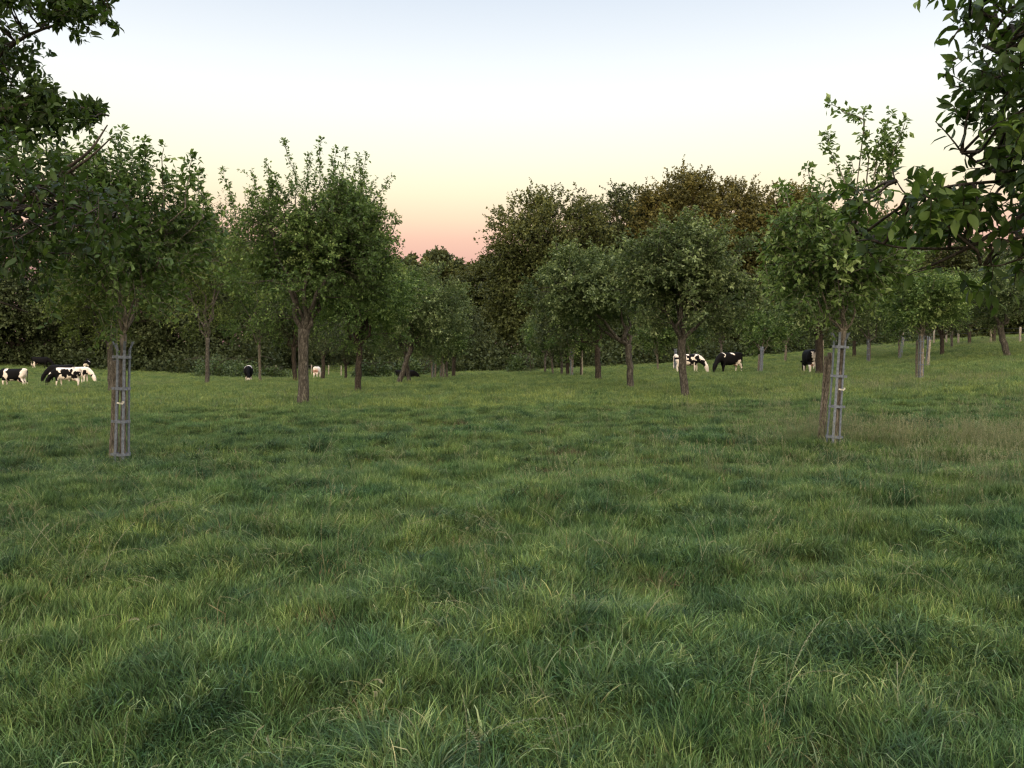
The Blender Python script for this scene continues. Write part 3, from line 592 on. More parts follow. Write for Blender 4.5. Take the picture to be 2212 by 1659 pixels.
small_copy(1, 1459, 804, 70, 1.0, 'sapling in the guard just left of the trunk that hides a cow')
small_copy(0, 1642, 806, 58, .95, 'sapling in the guard between the two pairs of cows')
small_copy(1, 1875, 790, 60, .95, 'sapling in the short guard right of the foreground guard')
small_copy(0, 1942, 775, 64, .95, 'sapling in the leaning guard left of the tall one')
small_copy(1, 2005, 790, 52, 1.0, 'sapling beside the pale leaning guard at the far right')
small_copy(2, 2230, 760, 60, 1.2, 'apple tree cut by the right edge of the picture')
tree('apple_tree', 'apple tree on a trunk leaning left at the right edge, broad crown', 'tree', OG, (2176, 769), .38, (2160, 700), (2060, 2290, 555, 722), clumps=130, per=9, nl=9, leaf=.13, slen=.5, mat='apple_grey', bark='bark', sprouts=5, sprout_len=.6, seed=24, rc=.25, D=52)

# ------------------------------------------------------------------ woods behind
WG = 'tall trees of the wood behind the orchard'
def wood_tree(label, u, vb, D, box, mat, seed, clumps=170, per=22, nl=10, leaf=.29, slen=1.4, bark='bark_dark', tw=.9, inner=.45, sprouts=0, **kw):
    return tree('wood_tree', label, 'tree', WG, (u, vb), tw, (u, min(vb - 20, box[3] - 10)), box, D=D, clumps=clumps, per=per, nl=nl, leaf=leaf, slen=slen, mat=mat, bark=bark, sprouts=sprouts, sprout_len=2.0, seed=seed,
                rc=.27, inner=inner, tmpl=LEAF_C, flatb=1.0, **kw)
wood_tree('tall rounded oak with olive lower boughs nearest the gap of open sky', 1180, 785, 118, (1055, 1305, 425, 800), 'oak', 31, clumps=280, tips=None)
wood_tree('dark olive oak between the rounded one and the golden ones', 1345, 785, 125, (1265, 1425, 416, 790), 'wood_dark', 32, clumps=200)
wood_tree('tallest oak, its top lit orange by the last sun', 1470, 780, 120, (1370, 1560, 392, 780), 'oak_gold', 33, clumps=260)
wood_tree('golden tree right of the tallest oak', 1590, 775, 126, (1500, 1680, 402, 770), 'oak_gold', 34, clumps=200)
wood_tree('orange-brown tree partly hidden by the bare shoots of the right young tree', 1700, 770, 120, (1620, 1800, 418, 760), 'oak_gold', 35, clumps=190)
wood_tree('orange-brown wood tree behind the right foreground branches', 1850, 765, 125, (1760, 1960, 475, 750), 'oak_gold', 36, clumps=180)
wood_tree('brownish wood tree behind the right foreground crown', 2020, 760, 120, (1930, 2120, 520, 745), 'oak', 37, clumps=170)
wood_tree('wood tree at the right edge beyond the field', 2190, 750, 125, (2090, 2330, 530, 735), 'oak', 38, clumps=170)
wood_tree('olive tree just left of the rounded oak', 1040, 790, 140, (985, 1100, 558, 805), 'oak', 39, clumps=120)
wood_tree('far tree with greenish crown in the middle of the gap', 960, 780, 185, (905, 1010, 548, 800), 'wood_dark', 40, clumps=130, leaf=.5)
wood_tree('far orange-tinted tree behind the middle of the gap', 990, 780, 215, (960, 1040, 566, 790), 'oak_gold', 41, clumps=80, leaf=.55)
wood_tree('far pale green tree at the left side of the gap', 900, 780, 180, (850, 950, 555, 800), 'oak', 42, clumps=110, leaf=.5)
wood_tree('far tree with green crown behind the leaning apple tree', 860, 780, 150, (780, 900, 560, 800), 'wood_dark', 43, clumps=110, leaf=.5)
for k, (u, d_, a, b, vt, mt, lb) in enumerate([
        (40, 112, -90, 150, 515, 'wood_dark', 'leafy wood tree at the far left edge behind the cows'),
        (190, 116, 110, 290, 500, 'wood_dark', 'dark wood tree behind the pair of black and white cows'),
        (330, 112, 250, 420, 480, 'wood_dark', 'dark wood tree behind the gap right of the left guard'),
        (470, 118, 390, 560, 490, 'wood_dark', 'dark wood tree behind the bramble mound'),
        (600, 135, 520, 700, 500, 'wood_dark', 'dark wood tree hidden behind the large dense apple tree'),
        (740, 150, 660, 830, 545, 'wood_dark', 'dark wood tree beyond the small pasture with the white cow'),
        (-160, 110, -280, -60, 480, 'oak', 'wood tree just outside the left edge')]):
    if u > -100: wood_tree(lb, u, 785, d_, (a, b, vt, 790), mt, 50 + k, clumps=130)

# hedge and undergrowth at the foot of the wood: one uncountable mass
def mound(mb, rng, c, r, n, size, tint=.4):
    d = norm(rng.randn(n, 3)); d[:, 2] = np.abs(d[:, 2]); rad = rng.uniform(.6, 1.02, n) * (1 + .25 * (vnoise(d[:, 0] * 2 + c[0], d[:, 1] * 2 + d[:, 2] * 2, .5, 5) - .5))
    P = c + d * r * rad[:, None]; A = d + rng.randn(n, 3) * .6; tt = tint + rng.randn(n) * .15 + .25 * (vnoise(P[:, 0] * 2, P[:, 2] * 3 + P[:, 1], .9, 8) - .5)
    put_leaves(mb, rng, P, A, size, tt, LEAF_C)
rng = RS(99); mb = MB()
hed = [(-240, 116, 5), (-60, 112, 5), (80, 108, 5), (200, 108, 4.5), (320, 106, 4.5), (440, 106, 4.5), (520, 108, 4.5), (600, 150, 5), (700, 158, 5), (800, 155, 5), (860, 118, 4.5), (950, 112, 4.8), (1060, 108, 4.5), (1180, 106, 4.5),
       (1320, 104, 4.5), (1480, 104, 4.5), (1640, 104, 4.5), (1780, 100, 4.5), (1880, 102, 4.5), (1960, 108, 4), (2060, 118, 4), (2180, 124, 4), (2350, 128, 5)]
for (u0, d0, h0), (u1, d1, h1) in zip(hed[:-1], hed[1:]):
    p0 = at(u0, 780, d0); p1 = at(u1, 780, d1); Ls = np.linalg.norm(p1 - p0); k = max(1, int(Ls / 2.3))
    for t in (np.arange(k) + .5) / k:
        for row in range(3):
            q = p0 * (1 - t) + p1 * t; q[1] += row * 2.6 + rng.randn() * .6; q[0] += rng.randn() * .5; q[2] = gz(q[0], q[1]) - .3
            h = (h0 * (1 - t) + h1 * t) * rng.uniform(.6, 1.05) * (.7 + .62 * row)
            mound(mb, rng, q, np.array([2.3, 1.9, h]), 260 + 150 * row, .34, .35)
tag(mb.build('undergrowth', M['wood_dark']), 'dark hedge and undergrowth along the foot of the wood', 'undergrowth', kind='stuff')
def bush(label, u, v, D, ru, h, n, seed, mat='bramble', group='bramble bushes at the meadow edge'):
    b = base(u, v, D); t_ = empty('bramble_bush', b, label, 'bush', group); mb = MB(); rng = RS(seed); rx = ru / F * b.y
    for k in range(7):
        mound(mb, rng, np.array([rng.uniform(-.65, .65) * rx, rng.uniform(-.3, .4) * rx, -.2]), np.array([rx * .5, rx * .45, h * rng.uniform(.65, 1.1)]), n // 7, .2, .45)
    st = MB()
    for k in range(14): st.tube(curve(np.array([rng.randn() * rx * .3, rng.randn() * rx * .2, 0]), np.array([rng.randn() * rx * .5, rng.randn() * rx * .3, h * .8]), n=5, up=.2), .02, 4)
    mb.build('foliage', M[mat], t_); st.build('stem', M['bark_dark'], t_); return t_
bush('long bramble mound behind the facing black cow', 470, 806, 96, 95, 2.5, 5200, 1)
bush('low bramble bush just right of the thin pale-trunked tree', 590, 805, 98, 38, 1.6, 1800, 2)
bush('rounded bush left of the leaning trunks', 790, 818, 76, 52, 2.0, 3000, 3)
bush('rounded bush behind the lying black cow', 900, 812, 86, 60, 2.4, 3000, 4)
bush('small bright bush at the foot of the wide spreading tree, left side', 1135, 806, 90, 40, 2.6, 2400, 5)

# ------------------------------------------------------------------ tree guards and stakes
def guard_meshes():
    H = 1.72; ups = []; a0 = .0
    for k in range(6):
        a_ = a0 + k * 2 * math.pi / 6; mb = MB(); z = np.array([0, .5, 1.0, 1.45, 1.60, H]); rad = np.array([.105, .095, .09, .09, .094, .12 + .035 * (k % 2)])
        dx, dy = math.cos(a_), math.sin(a_); s_ = np.array([-dy, dx, 0]) * .018; t_ = np.array([dx, dy, 0]) * .004
        V = []
        for zz, r_ in zip(z, rad):
            c = np.array([dx * r_, dy * r_, zz]); V += [c - s_ - t_, c + s_ - t_, c + s_ + t_, c - s_ + t_]
        q = []
        for i in range(len(z) - 1):
            for j in range(4): q.append([4 * i + j, 4 * i + (j + 1) % 4, 4 * i + 4 + (j + 1) % 4, 4 * i + 4 + j])
        q += [[3, 2, 1, 0], [4 * len(z) - 4 + j for j in range(4)]]
        mb.add(V, q); ups.append(mb.mesh('upright', M['guard']))
    hoops = []
    for zz in (.14, .60, 1.06, 1.50):
        mb = MB(); n = 24; th = np.arange(n) / n * 2 * math.pi; V = []
        for t in th:
            for (dr_, dz) in ((.0, -.02), (.0, .02), (.006, .02), (.006, -.02)):
                r_ = .108 + dr_ - (.011 if 0.3 < zz else 0); V.append([math.cos(t) * r_, math.sin(t) * r_, zz + dz])
        q = []
        for i in range(n):
            for j in range(4): q.append([4 * i + j, 4 * i + (j + 1) % 4, (4 * i + 4 + (j + 1) % 4) % (4 * n), (4 * i + 4 + j) % (4 * n)])
        # the loose end of the strip sticks out sideways
        V2 = np.array(V); mb.add(V2, q); mb.box((-.118, -.045, zz), (.04, .005, .036)); mb.box((.112, -.05, zz), (.03, .005, .036)); hoops.append(mb.mesh('hoop', M['guard']))
    return ups, hoops
UPS, HOOPS = guard_meshes()
GG = 'metal guards round the young trees'
def guard(u, v, D, lean, label, strap=False, scl=1.0, rot=0., leany=0):
    b = base(u, v, D); g = empty('tree_guard', b, label, 'tree guard', GG, (leany, lean, rot)); g.scale = (scl, scl, scl)
    for me_ in UPS: link(bpy.data.objects.new('upright', me_), g)
    for me_ in HOOPS: link(bpy.data.objects.new('hoop', me_), g)
    if strap:
        mb = MB(); mb.box((.015, -.118, .86), (.085, .004, .022), Matrix.Rotation(.12, 3, 'Y')); mb.box((.062, -.115, .875), (.022, .012, .03)); mb.build('strap', M['strap'], g)
    return g
def post(u, v, D, h, r, lean, label, group, mat='stake', sides=8, leany=0., name='wooden_stake', cat='stake'):
    b = base(u, v, D); mb = MB(); rng = RS(int(abs(u))); z = np.linspace(-.1, h, 9)
    P = np.stack([np.sin(z * 2.2 + u) * .006, np.cos(z * 2.7 + u) * .006, z], -1); mb.tube(P, r * (1 + .07 * rng.randn(9)), sides, rough=.18, seed=int(u))
    o = mb.build(name, M[mat]); o.location = b + Vector((0, .13, 0)); o.rotation_euler = (leany, lean, 0); return tag(o, label, cat, group)
g = guard(263, 1004, None, .032, 'grey metal tree guard with a white strap, left foreground', True, 1.03)
guard(1799, 982, None, .055, 'grey metal tree guard leaning right, right foreground', True, 1.03, rot=.12)
guard(935, 823, 60, .0, 'left one of the two small guards right of the leaning trunks', rot=.5)
guard(953, 822, 60, .0, 'right one of the two small guards right of the leaning trunks', rot=1.5)
guard(1235, 818, 58, .0, 'small guard in the centre cluster of slim trunks', scl=1.15)
guard(1459, 805, 68, .0, 'small guard left of the brown trunk that hides a spotted cow')
guard(1644, 807, 56, .03, 'small guard between the black cow and the cow seen from behind', scl=1.05)
guard(1875, 791, 60, .0, 'short guard right of the leaning foreground guard')
guard(1944, 776, 62, .14, 'thin guard leaning right, left of the tall far guard')
guard(1989, 825, 34, .0, 'tall guard with a broken band at far right', True, 1.03, rot=.9)
guard(2003, 791, 48, .06, 'pale guard leaning behind the tall far right guard')
STG = 'wooden stakes beside the guards'
post(237, 1000, None, 1.5, .058, .035, 'thick weathered grey-brown stake against the left foreground guard', STG)
post(1782, 978, None, 1.46, .04, .075, 'weathered stake against the right foreground guard, pale top', STG)
post(1773, 978, None, 1.40, .022, .08, 'thin rough stake leaning at the left of the right foreground guard', STG)
post(940, 823, 59, 1.2, .06, .02, 'pale stake at the left centre guard', STG)
post(958, 822, 59, 1.15, .06, .02, 'pale stake at the right centre guard', STG)
post(1258, 820, 58, 1.9, .045, .0, 'thin pale stake right of the centre cluster guard', STG, 'post_pale')
post(1639, 806, 56, 1.3, .07, .05, 'brown stake left of the small guard between the cows', STG)
post(1881, 791, 60, 1.35, .05, .0, 'stake at the short guard right of the foreground guard', STG)
post(1983, 824, 34.3, 1.6, .05, .0, 'dark stake left of the tall far right guard', STG)
post(1996, 824, 33.8, 1.3, .035, .0, 'light thin stake right of the tall far right guard', STG, 'post_pale')
post(2006, 791, 47.5, 1.55, .055, .09, 'pale cream stake leaning behind the tall guard', STG, 'post_pale')
post(1779, 790, 60, 1.9, .035, .0, 'thin pale stake right of the thick dark trunk', STG, 'post_pale')

# wire fences
def fence(label, pts, hgt, mat, r=.06):
    f0 = empty('wire_fence', base(*pts[0]), label, 'fence', None); O = np.array(f0.location); tops = []
    for k, p_ in enumerate(pts):
        b = np.array(base(*p_)) - O; mb = MB(); mb.tube([b + [0, 0, -.1], b + [0, 0, hgt * .5], b + [.02, 0, hgt]], [r, r * .95, r * .9], 7); mb.build('post', M[mat], f0, True); tops.append(b)
    mb = MB()
    for a_, b_ in zip(tops[:-1], tops[1:]):
        for hh in (.45, .8, 1.1): mb.tube(curve(a_ + [0, 0, hh * hgt / 1.2], b_ + [0, 0, hh * hgt / 1.2], n=4), .006, 3, False)
    mb.build('wire', M['wire'], f0)
fence('wire fence on pale posts in front of the sloping pasture with the white cow', [(596, 813, 108), (638, 814, 112), (673, 816, 114), (710, 817, 112), (737, 817, 106)], 1.35, 'post_pale', .07)
fence('wire fence on pale posts beyond the far right trees', [(1950, 742, 92), (2017, 740, 88), (2044, 738, 86), (2070, 738, 86), (2140, 740, 80), (2203, 742, 74), (2290, 745, 70)], 1.5, 'post_pale', .10)

# ------------------------------------------------------------------ cattle
def superring(c, rx, rz, T, X, Zv, n=18, e_=2.3):
    th = np.arange(n) / n * 2 * math.pi; cs, sn = np.cos(th), np.sin(th)
    a_ = np.sign(cs) * np.abs(cs) ** (2 / e_) * rx; b_ = np.sign(sn) * np.abs(sn) ** (2 / e_) * rz
    return np.asarray(c) + np.outer(a_, X) + np.outer(b_, Zv)
def loft(bm_v, bm_f, rings):
    n = len(rings[0]); s0 = len(bm_v)
    for r_ in rings: bm_v.extend([tuple(p) for p in r_])
    for i in range(len(rings) - 1):
        for j in range(n): bm_f.append((s0 + i * n + j, s0 + i * n + (j + 1) % n, s0 + (i + 1) * n + (j + 1) % n, s0 + (i + 1) * n + j))
    c0 = len(bm_v); bm_v.append(tuple(rings[0].mean(0))); c1 = len(bm_v); bm_v.append(tuple(rings[-1].mean(0)))
    for j in range(n):
        bm_f.append((c0, s0 + (j + 1) % n, s0 + j)); e_ = s0 + (len(rings) - 1) * n; bm_f.append((c1, e_ + j, e_ + (j + 1) % n))
def limb(bv, bf, P, r, sq=1.0, n=12):
    P = np.array(P, float); T = norm(np.gradient(P, axis=0)); rings = []
    for p_, t_, r_ in zip(P, T, r):
        Yv = np.array([0, 1., 0]); Zv = norm(np.cross(t_, Yv)); Yv = np.cross(Zv, t_); rings.append(superring(p_, r_ * sq, r_, t_, Yv, Zv, n, 2.0))
    loft(bv, bf, rings)
def cow_mesh(name, head='graze', turn=0., step=0., udder=True, lying=False):
    bv, bf = [], []
    body = [(-.92, 1.20, .08, .06), (-.88, 1.17, .22, .17), (-.76, 1.12, .30, .26), (-.55, 1.07, .34, .30), (-.28, 1.00, .39, .34), (.02, .97, .42, .37), (.32, .98, .42, .35), (.55, 1.02, .38, .29), (.72, 1.07, .32, .23), (.84, 1.10, .23, .17), (.92, 1.12, .12, .09)]
    loft(bv, bf, [superring((x, 0, z), hw, hh, None, np.array([0, 1., 0]), np.array([0, 0, 1.]), 20, 2.5) for x, z, hh, hw in body])
    dz = -.50 if lying else 0.
    if head == 'graze':
        nk = [(.60, 0, 1.10), (.86, 0, 1.02), (1.08, turn * .10, .86), (1.24, turn * .22, .68)]; nr = [.31, .26, .20, .15]
        hd = [(1.16, turn * .18, .74), (1.27, turn * .24, .60), (1.35, turn * .28, .42), (1.39, turn * .30, .24), (1.42, turn * .31, .12)]; hr = [.12, .165, .145, .11, .09]; er = (1.16, .72)
    else:
        nk = [(.62, 0, 1.16), (.88, 0, 1.26), (1.08, turn * .15, 1.42), (1.20, turn * .3, 1.52)]; nr = [.29, .22, .17, .14]
        hd = [(1.13, turn * .25, 1.58), (1.27, turn * .36, 1.52), (1.42, turn * .5, 1.42), (1.56, turn * .6, 1.31), (1.62, turn * .63, 1.26)]; hr = [.10, .135, .12, .092, .075]; er = (1.15, 1.60)
    limb(bv, bf, nk, nr, .62, 14); limb(bv, bf, hd, hr, .85, 12)
    ty = hd[0][1]
    for s_ in (-1, 1): limb(bv, bf, [(er[0], ty + s_ * .08, er[1]), (er[0] - .03, ty + s_ * .19, er[1] + .02), (er[0] - .05, ty + s_ * .27, er[1])], [.04, .062, .022], .6, 8)
    if not lying:
        for s_ in (-1, 1):
            k = step * s_
            limb(bv, bf, [(.56, s_ * .15, 1.05), (.55, s_ * .17, .85), (.56 + k * .3, s_ * .165, .62), (.57 + k * .8, s_ * .16, .44), (.57 + k, s_ * .16, .24), (.58 + k, s_ * .16, .09), (.60 + k, s_ * .16, 0)], [.17, .135, .085, .066, .044, .048, .066], .8)
            limb(bv, bf, [(-.62, s_ * .14, 1.12), (-.60, s_ * .18, .90), (-.58 - k * .2, s_ * .185, .70), (-.74 - k * .7, s_ * .175, .48), (-.72 - k, s_ * .17, .26), (-.71 - k, s_ * .17, .09), (-.68 - k, s_ * .17, 0)], [.23, .22, .14, .078, .05, .052, .068], .75)
        if udder: limb(bv, bf, [(-.62, 0, .72), (-.48, 0, .62), (-.32, 0, .64)], [.10, .16, .10], 1.1)
    else:
        for s_ in (-1, 1):
            limb(bv, bf, [(.5, s_ * .2, .68), (.75, s_ * .28, .60), (.55, s_ * .33, .56)], [.12, .08, .06]); limb(bv, bf, [(-.55, s_ * .24, .78), (-.25, s_ * .38, .66), (-.6, s_ * .42, .57)], [.2, .11, .06])
    limb(bv, bf, [(-.90, 0, 1.36), (-.99, .01, 1.22), (-1.0, .02, .9), (-.98, .03, .62), (-.98, .03, .50), (-.98, .03, .36)], [.04, .032, .022, .025, .045, .02], 1, 8)
    me = bpy.data.meshes.new(name); me.from_pydata([(x, y, z + dz) for x, y, z in bv], [], bf)
    o = bpy.data.objects.new(name, me); COL.objects.link(o)
    r_ = o.modifiers.new('r', 'REMESH'); r_.mode = 'VOXEL'; r_.voxel_size = .018; s_ = o.modifiers.new('s', 'SMOOTH'); s_.iterations = 6; s_.factor = .5
    dg = bpy.context.evaluated_depsgraph_get(); m2 = bpy.data.meshes.new_from_object(o.evaluated_get(dg)); COL.objects.unlink(o); bpy.data.objects.remove(o)
    m2.polygons.foreach_set('use_smooth', np.ones(len(m2.polygons), bool)); return m2
COWM = {}
def cow(u, v, D, head_deg, label, base_col, patches, scl=1.0, key=('graze', 0., .05), seed=0, legs=True, white_face=True, spots=0, lying=False):
    """head_deg: heading, 0 = to the right of the picture, 90 = away. patches: (colour, x, side, z, rx, rz)"""
    kk = key + (lying,)
    if kk not in COWM: COWM[kk] = cow_mesh('cow_body', key[0], key[1], key[2], lying=lying)
    me = COWM[kk].copy(); n = len(me.vertices); co = np.empty(n * 3, np.float32); me.vertices.foreach_get('co', co); co = co.reshape(-1, 3)
    x, y, z = co.T; z = z + (.5 if lying else 0)
    dx = .10 * (vnoise(x + y * .6, z, .16, seed + 1) - .5) * 2 + .05 * (vnoise(x - y, z, .07, seed + 2) - .5) * 2; dz_ = .10 * (vnoise(x, z + y * .5, .15, seed + 5) - .5) * 2
    B = np.array([.006, .0055, .006]); W = np.array([.80, .70, .61]); Pk = np.array([.55, .32, .26])
    colr = np.tile(W if base_col == 'w' else B, (n, 1))
    if spots:
        nz = vnoise(x + y * .8, z + y * .4, .17, seed + 9); k = (nz > .64) & (x < .7) & (z > .62) & (x > -.9); colr[k] = B
    for (cc, px, side, pz, rx, rz) in patches:
        k = ((x + dx - px) / rx) ** 2 + ((z + dz_ - pz) / rz) ** 2 < 1
        if side: k &= (y * side > -.04)
        colr[k] = {'b': B, 'w': W, 'p': Pk}[cc]
    if legs: colr[(z + dz_ * .6 < .52) & (x < .95)] = W
    if not lying: colr[(((x + .46) / .2) ** 2 + ((z - .58) / .12) ** 2 < 1) & (np.abs(y) < .12)] = Pk
    colr[(z < .05)] = (.08, .06, .05)
    c4 = np.ones((n, 4), np.float32); c4[:, :3] = colr * (1 + .08 * (vnoise(x, z, .05, 3) - .5))[:, None]
    a_ = me.color_attributes.new('coat', 'FLOAT_COLOR', 'POINT'); a_.data.foreach_set('color', c4.ravel())
    me.materials.clear(); me.materials.append(M['hide'])
    o = bpy.data.objects.new('cow', me); link(o); b = base(u, v, D); o.location = (b.x, b.y, b.z - .02); o.rotation_euler = (0, 0, R(head_deg)); o.scale = (scl,) * 3
    return tag(o, label, 'cow', 'black and white cows in the meadow')
cow(29, 838, 54, 178, 'cow cut by the left edge, black with a white belt and white rump', 'b', [('w', .35, 0, 1.1, .10, .6), ('w', -.78, 0, 1.05, .20, .5), ('w', .0, 0, .55, .6, .10), ('w', 1.4, 0, .15, .2, .25)], .95, seed=1)
cow(146, 842, 51, 182, 'white cow with black spots and black head, foremost of the left cluster', 'w', [('b', .75, 0, 1.0, .36, .50), ('b', 1.2, 0, .5, .35, .5), ('b', .0, 0, 1.02, .24, .26), ('b', -.38, 0, 1.2, .10, .11), ('b', -.33, 0, .95, .07, .09), ('b', -.66, 0, 1.02, .12, .12), ('b', -.80, 0, .95, .08, .18), ('w', .42, 0, 1.42, .34, .14)], .88, key=('graze', 0., .09), seed=2, spots=1)
cow(133, 832, 62, 176, 'all black cow grazing left, behind the spotted one of the left cluster', 'b', [], .98, key=('graze', .5, .05), seed=3, legs=False)
cow(170, 834, 62, 2, 'cream white cow facing right with black patch at the neck', 'w', [('b', .62, 0, .95, .15, .22), ('b', -.05, 0, 1.15, .09, .14), ('b', .15, 0, 1.05, .08, .16), ('b', .02, 0, 1.22, .12, .07), ('b', .26, 0, 1.18, .05, .06), ('b', -.2, 0, 1.0, .05, .06), ('b', 1.14, 0, .70, .12, .07)], .88, key=('graze', -.4, .05), seed=4)
cow(188, 803, 96, 110, 'black cow far behind the white one, seen from its narrow end', 'b', [('w', .1, 0, 1.32, .3, .1), ('w', -.95, 0, .7, .3, .3)], .95, key=('up', .2, .02), seed=5)
cow(88, 795, 102, 20, 'nearly hidden black cow in the shade of the hedge, white hind leg', 'b', [('w', -.85, 0, .45, .3, .45)], 1.0, key=('graze', 0., .12), seed=6, legs=False)
cow(537, 829, 68, 284, 'black cow grazing head-on with white marks on its shoulders', 'b', [('w', .45, 0, 1.38, .12, .18), ('w', -.45, 0, 1.38, .2, .14), ('w', 1.42, 0, .3, .1, .08)], 1.0, key=('graze', .3, .05), seed=7)
cow(685, 820, 94, 88, 'white cow seen from behind in the pasture beyond the fence', 'w', [('b', .5, 0, 1.2, .14, .3), ('p', -.85, 0, .9, .2, .2)], .95, key=('graze', 0., .04), seed=8)
cow(1485, 812, 60, -22, 'white cow with black blotches and black neck grazing behind the brown trunk', 'w', [('b', .78, 0, .98, .2, .36), ('b', 1.05, 0, .72, .22, .2), ('b', .25, 0, 1.12, .12, .22), ('b', .08, 0, 1.2, .10, .16), ('b', .38, 0, .85, .1, .14), ('b', -.25, 0, 1.1, .12, .2)], 1.0, key=('graze', -.2, .05), seed=9, spots=1)
cow(1577, 806, 58, 205, 'large black cow with white back patch grazing to the left', 'b', [('w', -.02, 0, 1.36, .14, .10), ('w', .62, 0, 1.18, .06, .18), ('w', -.45, 0, .72, .14, .30), ('w', -.72, 0, .4, .14, .4)], 1.03, key=('graze', .3, .1), seed=10, legs=False)
cow(1749, 806, 50, 84, 'black cow seen from behind with white inner legs beside the thick dark trunk', 'b', [('w', -.85, -1, .62, .22, .52), ('w', -.9, 0, 1.0, .03, .32)], 1.08, key=('graze', 0., .03), seed=11)
cow(876, 823, 66, 5, 'black cow lying down behind the leaning trunks', 'b', [], .85, key=('graze', .3, 0.), seed=12, legs=False, lying=True)

# ------------------------------------------------------------------ the two near trees that frame the picture
def near_tree(label, foot, fork, tw, bark, mat, regions, limbs, seed, leaf, extra_sprigs=()):
    b = Vector((foot[0], foot[1], gz(*foot))); t_ = empty('apple_tree', b, label, 'tree', 'apple trees whose boughs frame the view'); O = np.array(b)
    rng = RS(seed); wood = MB(); lf = MB(); f = np.array(fork) - O
    wood.tube(curve(np.array([0, 0, -.2]), f, n=8, rng=rng, wob=.01), np.linspace(tw * .62, tw * .48, 8), 12, rough=.12, seed=seed)
    LP = [f[None]]
    for L_ in limbs:
        pts = [f] + [at(*q) - O for q in L_[0]]; pts = np.array(pts); t = np.linspace(0, len(pts) - 1, 4 * len(pts)); P = np.stack([np.interp(t, np.arange(len(pts)), pts[:, k]) for k in range(3)], -1)
        for _ in range(2): P[1:-1] = (P[:-2] + P[2:] + 2 * P[1:-1]) / 4
        wood.tube(P, np.linspace(L_[1] * .62, L_[2] * .8, len(P)), 7, rough=.08, seed=seed); LP.append(P)
    LP = np.concatenate(LP)
    for (poly, D0, D1, ncl, per, nl, spread, slen, lsz, tint) in regions:
        poly = np.array(poly, float); lo, hi = poly.min(0), poly.max(0); got = 0; tries = 0
        while got < ncl and tries < ncl * 30:
            tries += 1; q = lo + rng.rand(2) * (hi - lo)
            ins = False; j = len(poly) - 1
            for i in range(len(poly)):
                if (poly[i][1] > q[1]) != (poly[j][1] > q[1]) and q[0] < (poly[j][0] - poly[i][0]) * (q[1] - poly[i][1]) / (poly[j][1] - poly[i][1]) + poly[i][0]: ins = not ins
                j = i
            if not ins: continue
            got += 1; c = at(q[0], q[1], rng.uniform(D0, D1)) - O; k = np.argmin(np.linalg.norm(LP - c, axis=1)); s0 = LP[k]
            if np.linalg.norm(s0 - c) < 1.6: wood.tube(curve(s0, c, n=5, rng=rng, wob=.05), np.linspace(.010, .004, 5), 4, False)
            S = c + rng.randn(per, 3) * spread; dd = norm(c - s0) * .7 + rng.randn(per, 3) * .6 + np.array([0, 0, .15])
            shoots(lf, wood, rng, S, dd, slen * rng.uniform(.5, 1.2, per), nl, lsz, np.full(per, tint + rng.randn() * .12), LEAF_N, stem=.003, droop=.3, splay=1.0)
    for (p0, p1, n_, lsz) in extra_sprigs:
        a_ = at(*p0) - O; c_ = at(*p1) - O; wood.tube(curve(a_, c_, n=5, up=.04), np.linspace(.005, .002, 5), 5, False)
        shoots(lf, None, rng, a_[None], (c_ - a_)[None], np.array([np.linalg.norm(c_ - a_) * 1.02]), n_, lsz, np.array([.4]), LEAF_N, None, .0, 1.1)
    wood.build('trunk', M[bark], t_, True); lf.build('crown', M[mat], t_, True)
lefts = [
    ([(-260, -120), (60, -120), (80, 50), (40, 150), (60, 270), (30, 300), (-260, 300)], 7.6, 9.4, 125, 6, 10, .10, .22, .085, .22),
    ([(90, -60), (210, -40), (235, 36), (190, 42), (95, 60)], 7.8, 8.6, 26, 5, 10, .06, .18, .085, .25),
    ([(50, 200), (150, 200), (228, 240), (225, 258), (150, 252), (60, 275)], 7.6, 8.4, 28, 5, 10, .05, .17, .085, .22),
    ([(-220, 300), (70, 320), (140, 370), (250, 430), (270, 480), (200, 520), (40, 545), (-220, 590)], 5.4, 7.2, 110, 6, 9, .10, .24, .074, .2),
    ([(-200, 560), (70, 560), (60, 640), (-200, 680)], 6.0, 7.2, 12, 4, 8, .08, .2, .08, .35),
    ([(-900, -500), (-260, -400), (-240, 600), (-900, 600)], 6.5, 11, 150, 6, 10, .14, .3, .09, .33)]
leftl = [([(-200, 200, 8.0), (-40, 150, 8.2), (60, 70, 8.2), (240, 20, 8.2)], .07, .008), ([(-150, 260, 8.0), (20, 235, 8.0), (120, 215, 8.0), (235, 250, 8.0)], .06, .006), ([(-200, 420, 7.0), (0, 455, 6.4), (90, 440, 6.3), (250, 465, 6.3)], .06, .007),
         ([(-200, 520, 6.6), (0, 545, 6.4), (150, 548, 6.5)], .05, .008), ([(-60, 500, 6.6), (120, 380, 6.6), (195, 328, 6.6), (232, 270, 6.7)], .05, .006), ([(-60, 500, 6.6), (130, 385, 6.5), (200, 336, 6.5), (242, 296, 6.5)], .04, .005),
         ([(-200, 0, 8.5), (0, -60, 8.5)], .06, .01), ([(-260, 330, 8), (-20, 650, 6.8), (10, 655, 6.8), (60, 675, 6.8)], .03, .006)]
near_tree('apple tree whose dark leafy boughs reach in from the top left corner', (-6.6, 8.6), (-6.3, 8.4, 2.2), .3, 'bark_dark', 'apple_near', lefts, leftl, 5, .085)
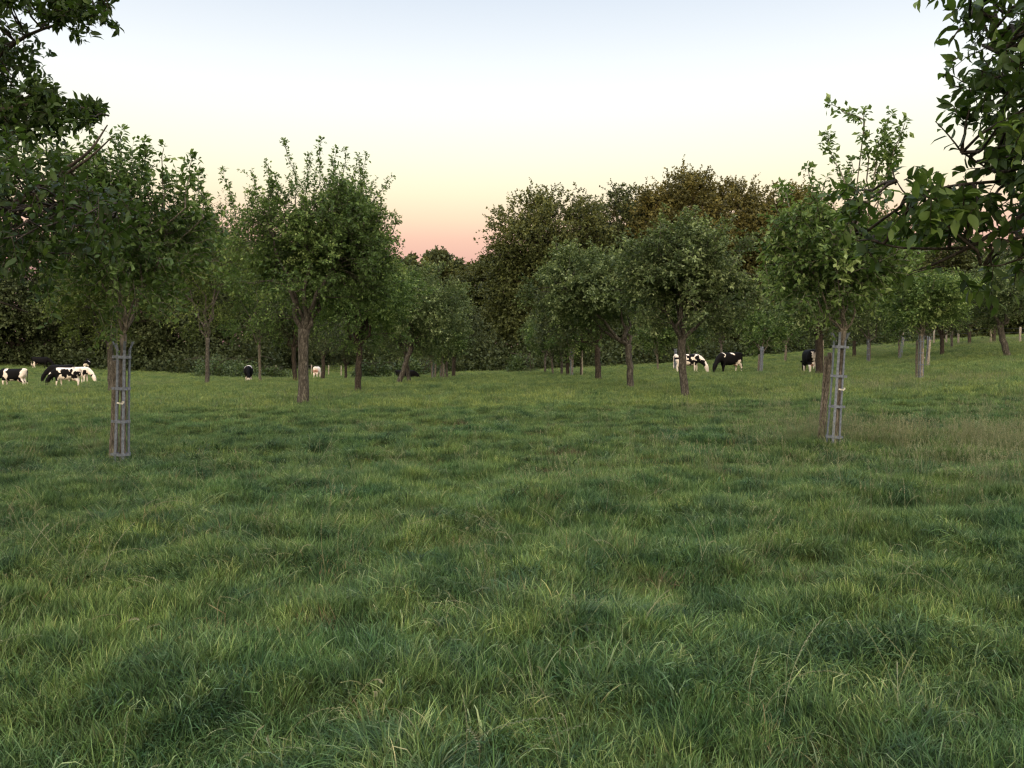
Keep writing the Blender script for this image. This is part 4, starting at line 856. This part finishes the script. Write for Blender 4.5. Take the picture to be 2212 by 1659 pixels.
rights = [
    ([(2085, -80), (2320, -80), (2320, 400), (2145, 400), (2120, 330), (2085, 240), (2100, 140)], 3.5, 4.6, 74, 5, 8, .055, .15, .070, .36),
    ([(1960, 410), (2060, 385), (2120, 430), (2090, 505), (2010, 515), (1960, 470)], 3.7, 4.5, 15, 5, 7, .05, .13, .078, .48),
    ([(1800, 440), (1880, 425), (1960, 480), (1930, 540), (1830, 520)], 3.9, 4.6, 9, 4, 6, .05, .12, .072, .55),
    ([(2120, 380), (2330, 380), (2330, 500), (2140, 500)], 3.6, 4.6, 13, 3, 7, .05, .14, .078, .40),
    ([(2080, 530), (2250, 520), (2250, 600), (2110, 590)], 3.7, 4.4, 6, 3, 6, .05, .12, .078, .4),
    ([(2320, -500), (3000, -500), (3000, 620), (2320, 560)], 3.4, 6.0, 120, 5, 8, .07, .18, .08, .4)]
rightl = [([(2330, 400, 3.9), (2212, 464, 4.0), (2098, 532, 4.0), (2018, 572, 4.05), (1971, 586, 4.1)], .03, .004), ([(2330, 480, 4.0), (2212, 508, 4.1), (2157, 528, 4.1), (2058, 538, 4.1), (1939, 536, 4.2), (1891, 522, 4.2), (1852, 504, 4.2)], .022, .003),
          ([(2330, 520, 3.9), (2212, 556, 3.9), (2157, 576, 3.9), (2118, 572, 3.9)], .012, .003), ([(2350, 200, 4.0), (2230, 180, 4.0), (2140, 90, 4.0), (2110, 10, 4.0)], .03, .005), ([(2330, 380, 4.0), (2180, 390, 4.0), (2050, 400, 4.1), (1960, 430, 4.2), (1930, 380, 4.2)], .02, .003),
          ([(2350, 300, 4.0), (2160, 380, 4.0), (2078, 330, 4.0)], .015, .004)]
near_tree('apple tree whose large leaves hang in from the right edge of the picture', (4.6, 4.3), (4.4, 4.3, 2.0), .26, 'bark_dark', 'apple_near', rights, rightl, 6, .08,
          extra_sprigs=[((2078, 330, 4.0), (2020, 262, 4.0), 9, .078), ((2080, 120, 4.0), (2045, 140, 4.0), 4, .09), ((2075, 60, 4.0), (2050, 95, 4.0), 4, .085), ((2080, 190, 4.0), (2050, 185, 4.0), 5, .085), ((1935, 400, 4.3), (1925, 355, 4.3), 6, .07), ((1880, 440, 4.4), (1820, 430, 4.4), 6, .07), ((2040, 575, 4.0), (1960, 595, 4.0), 4, .07)])
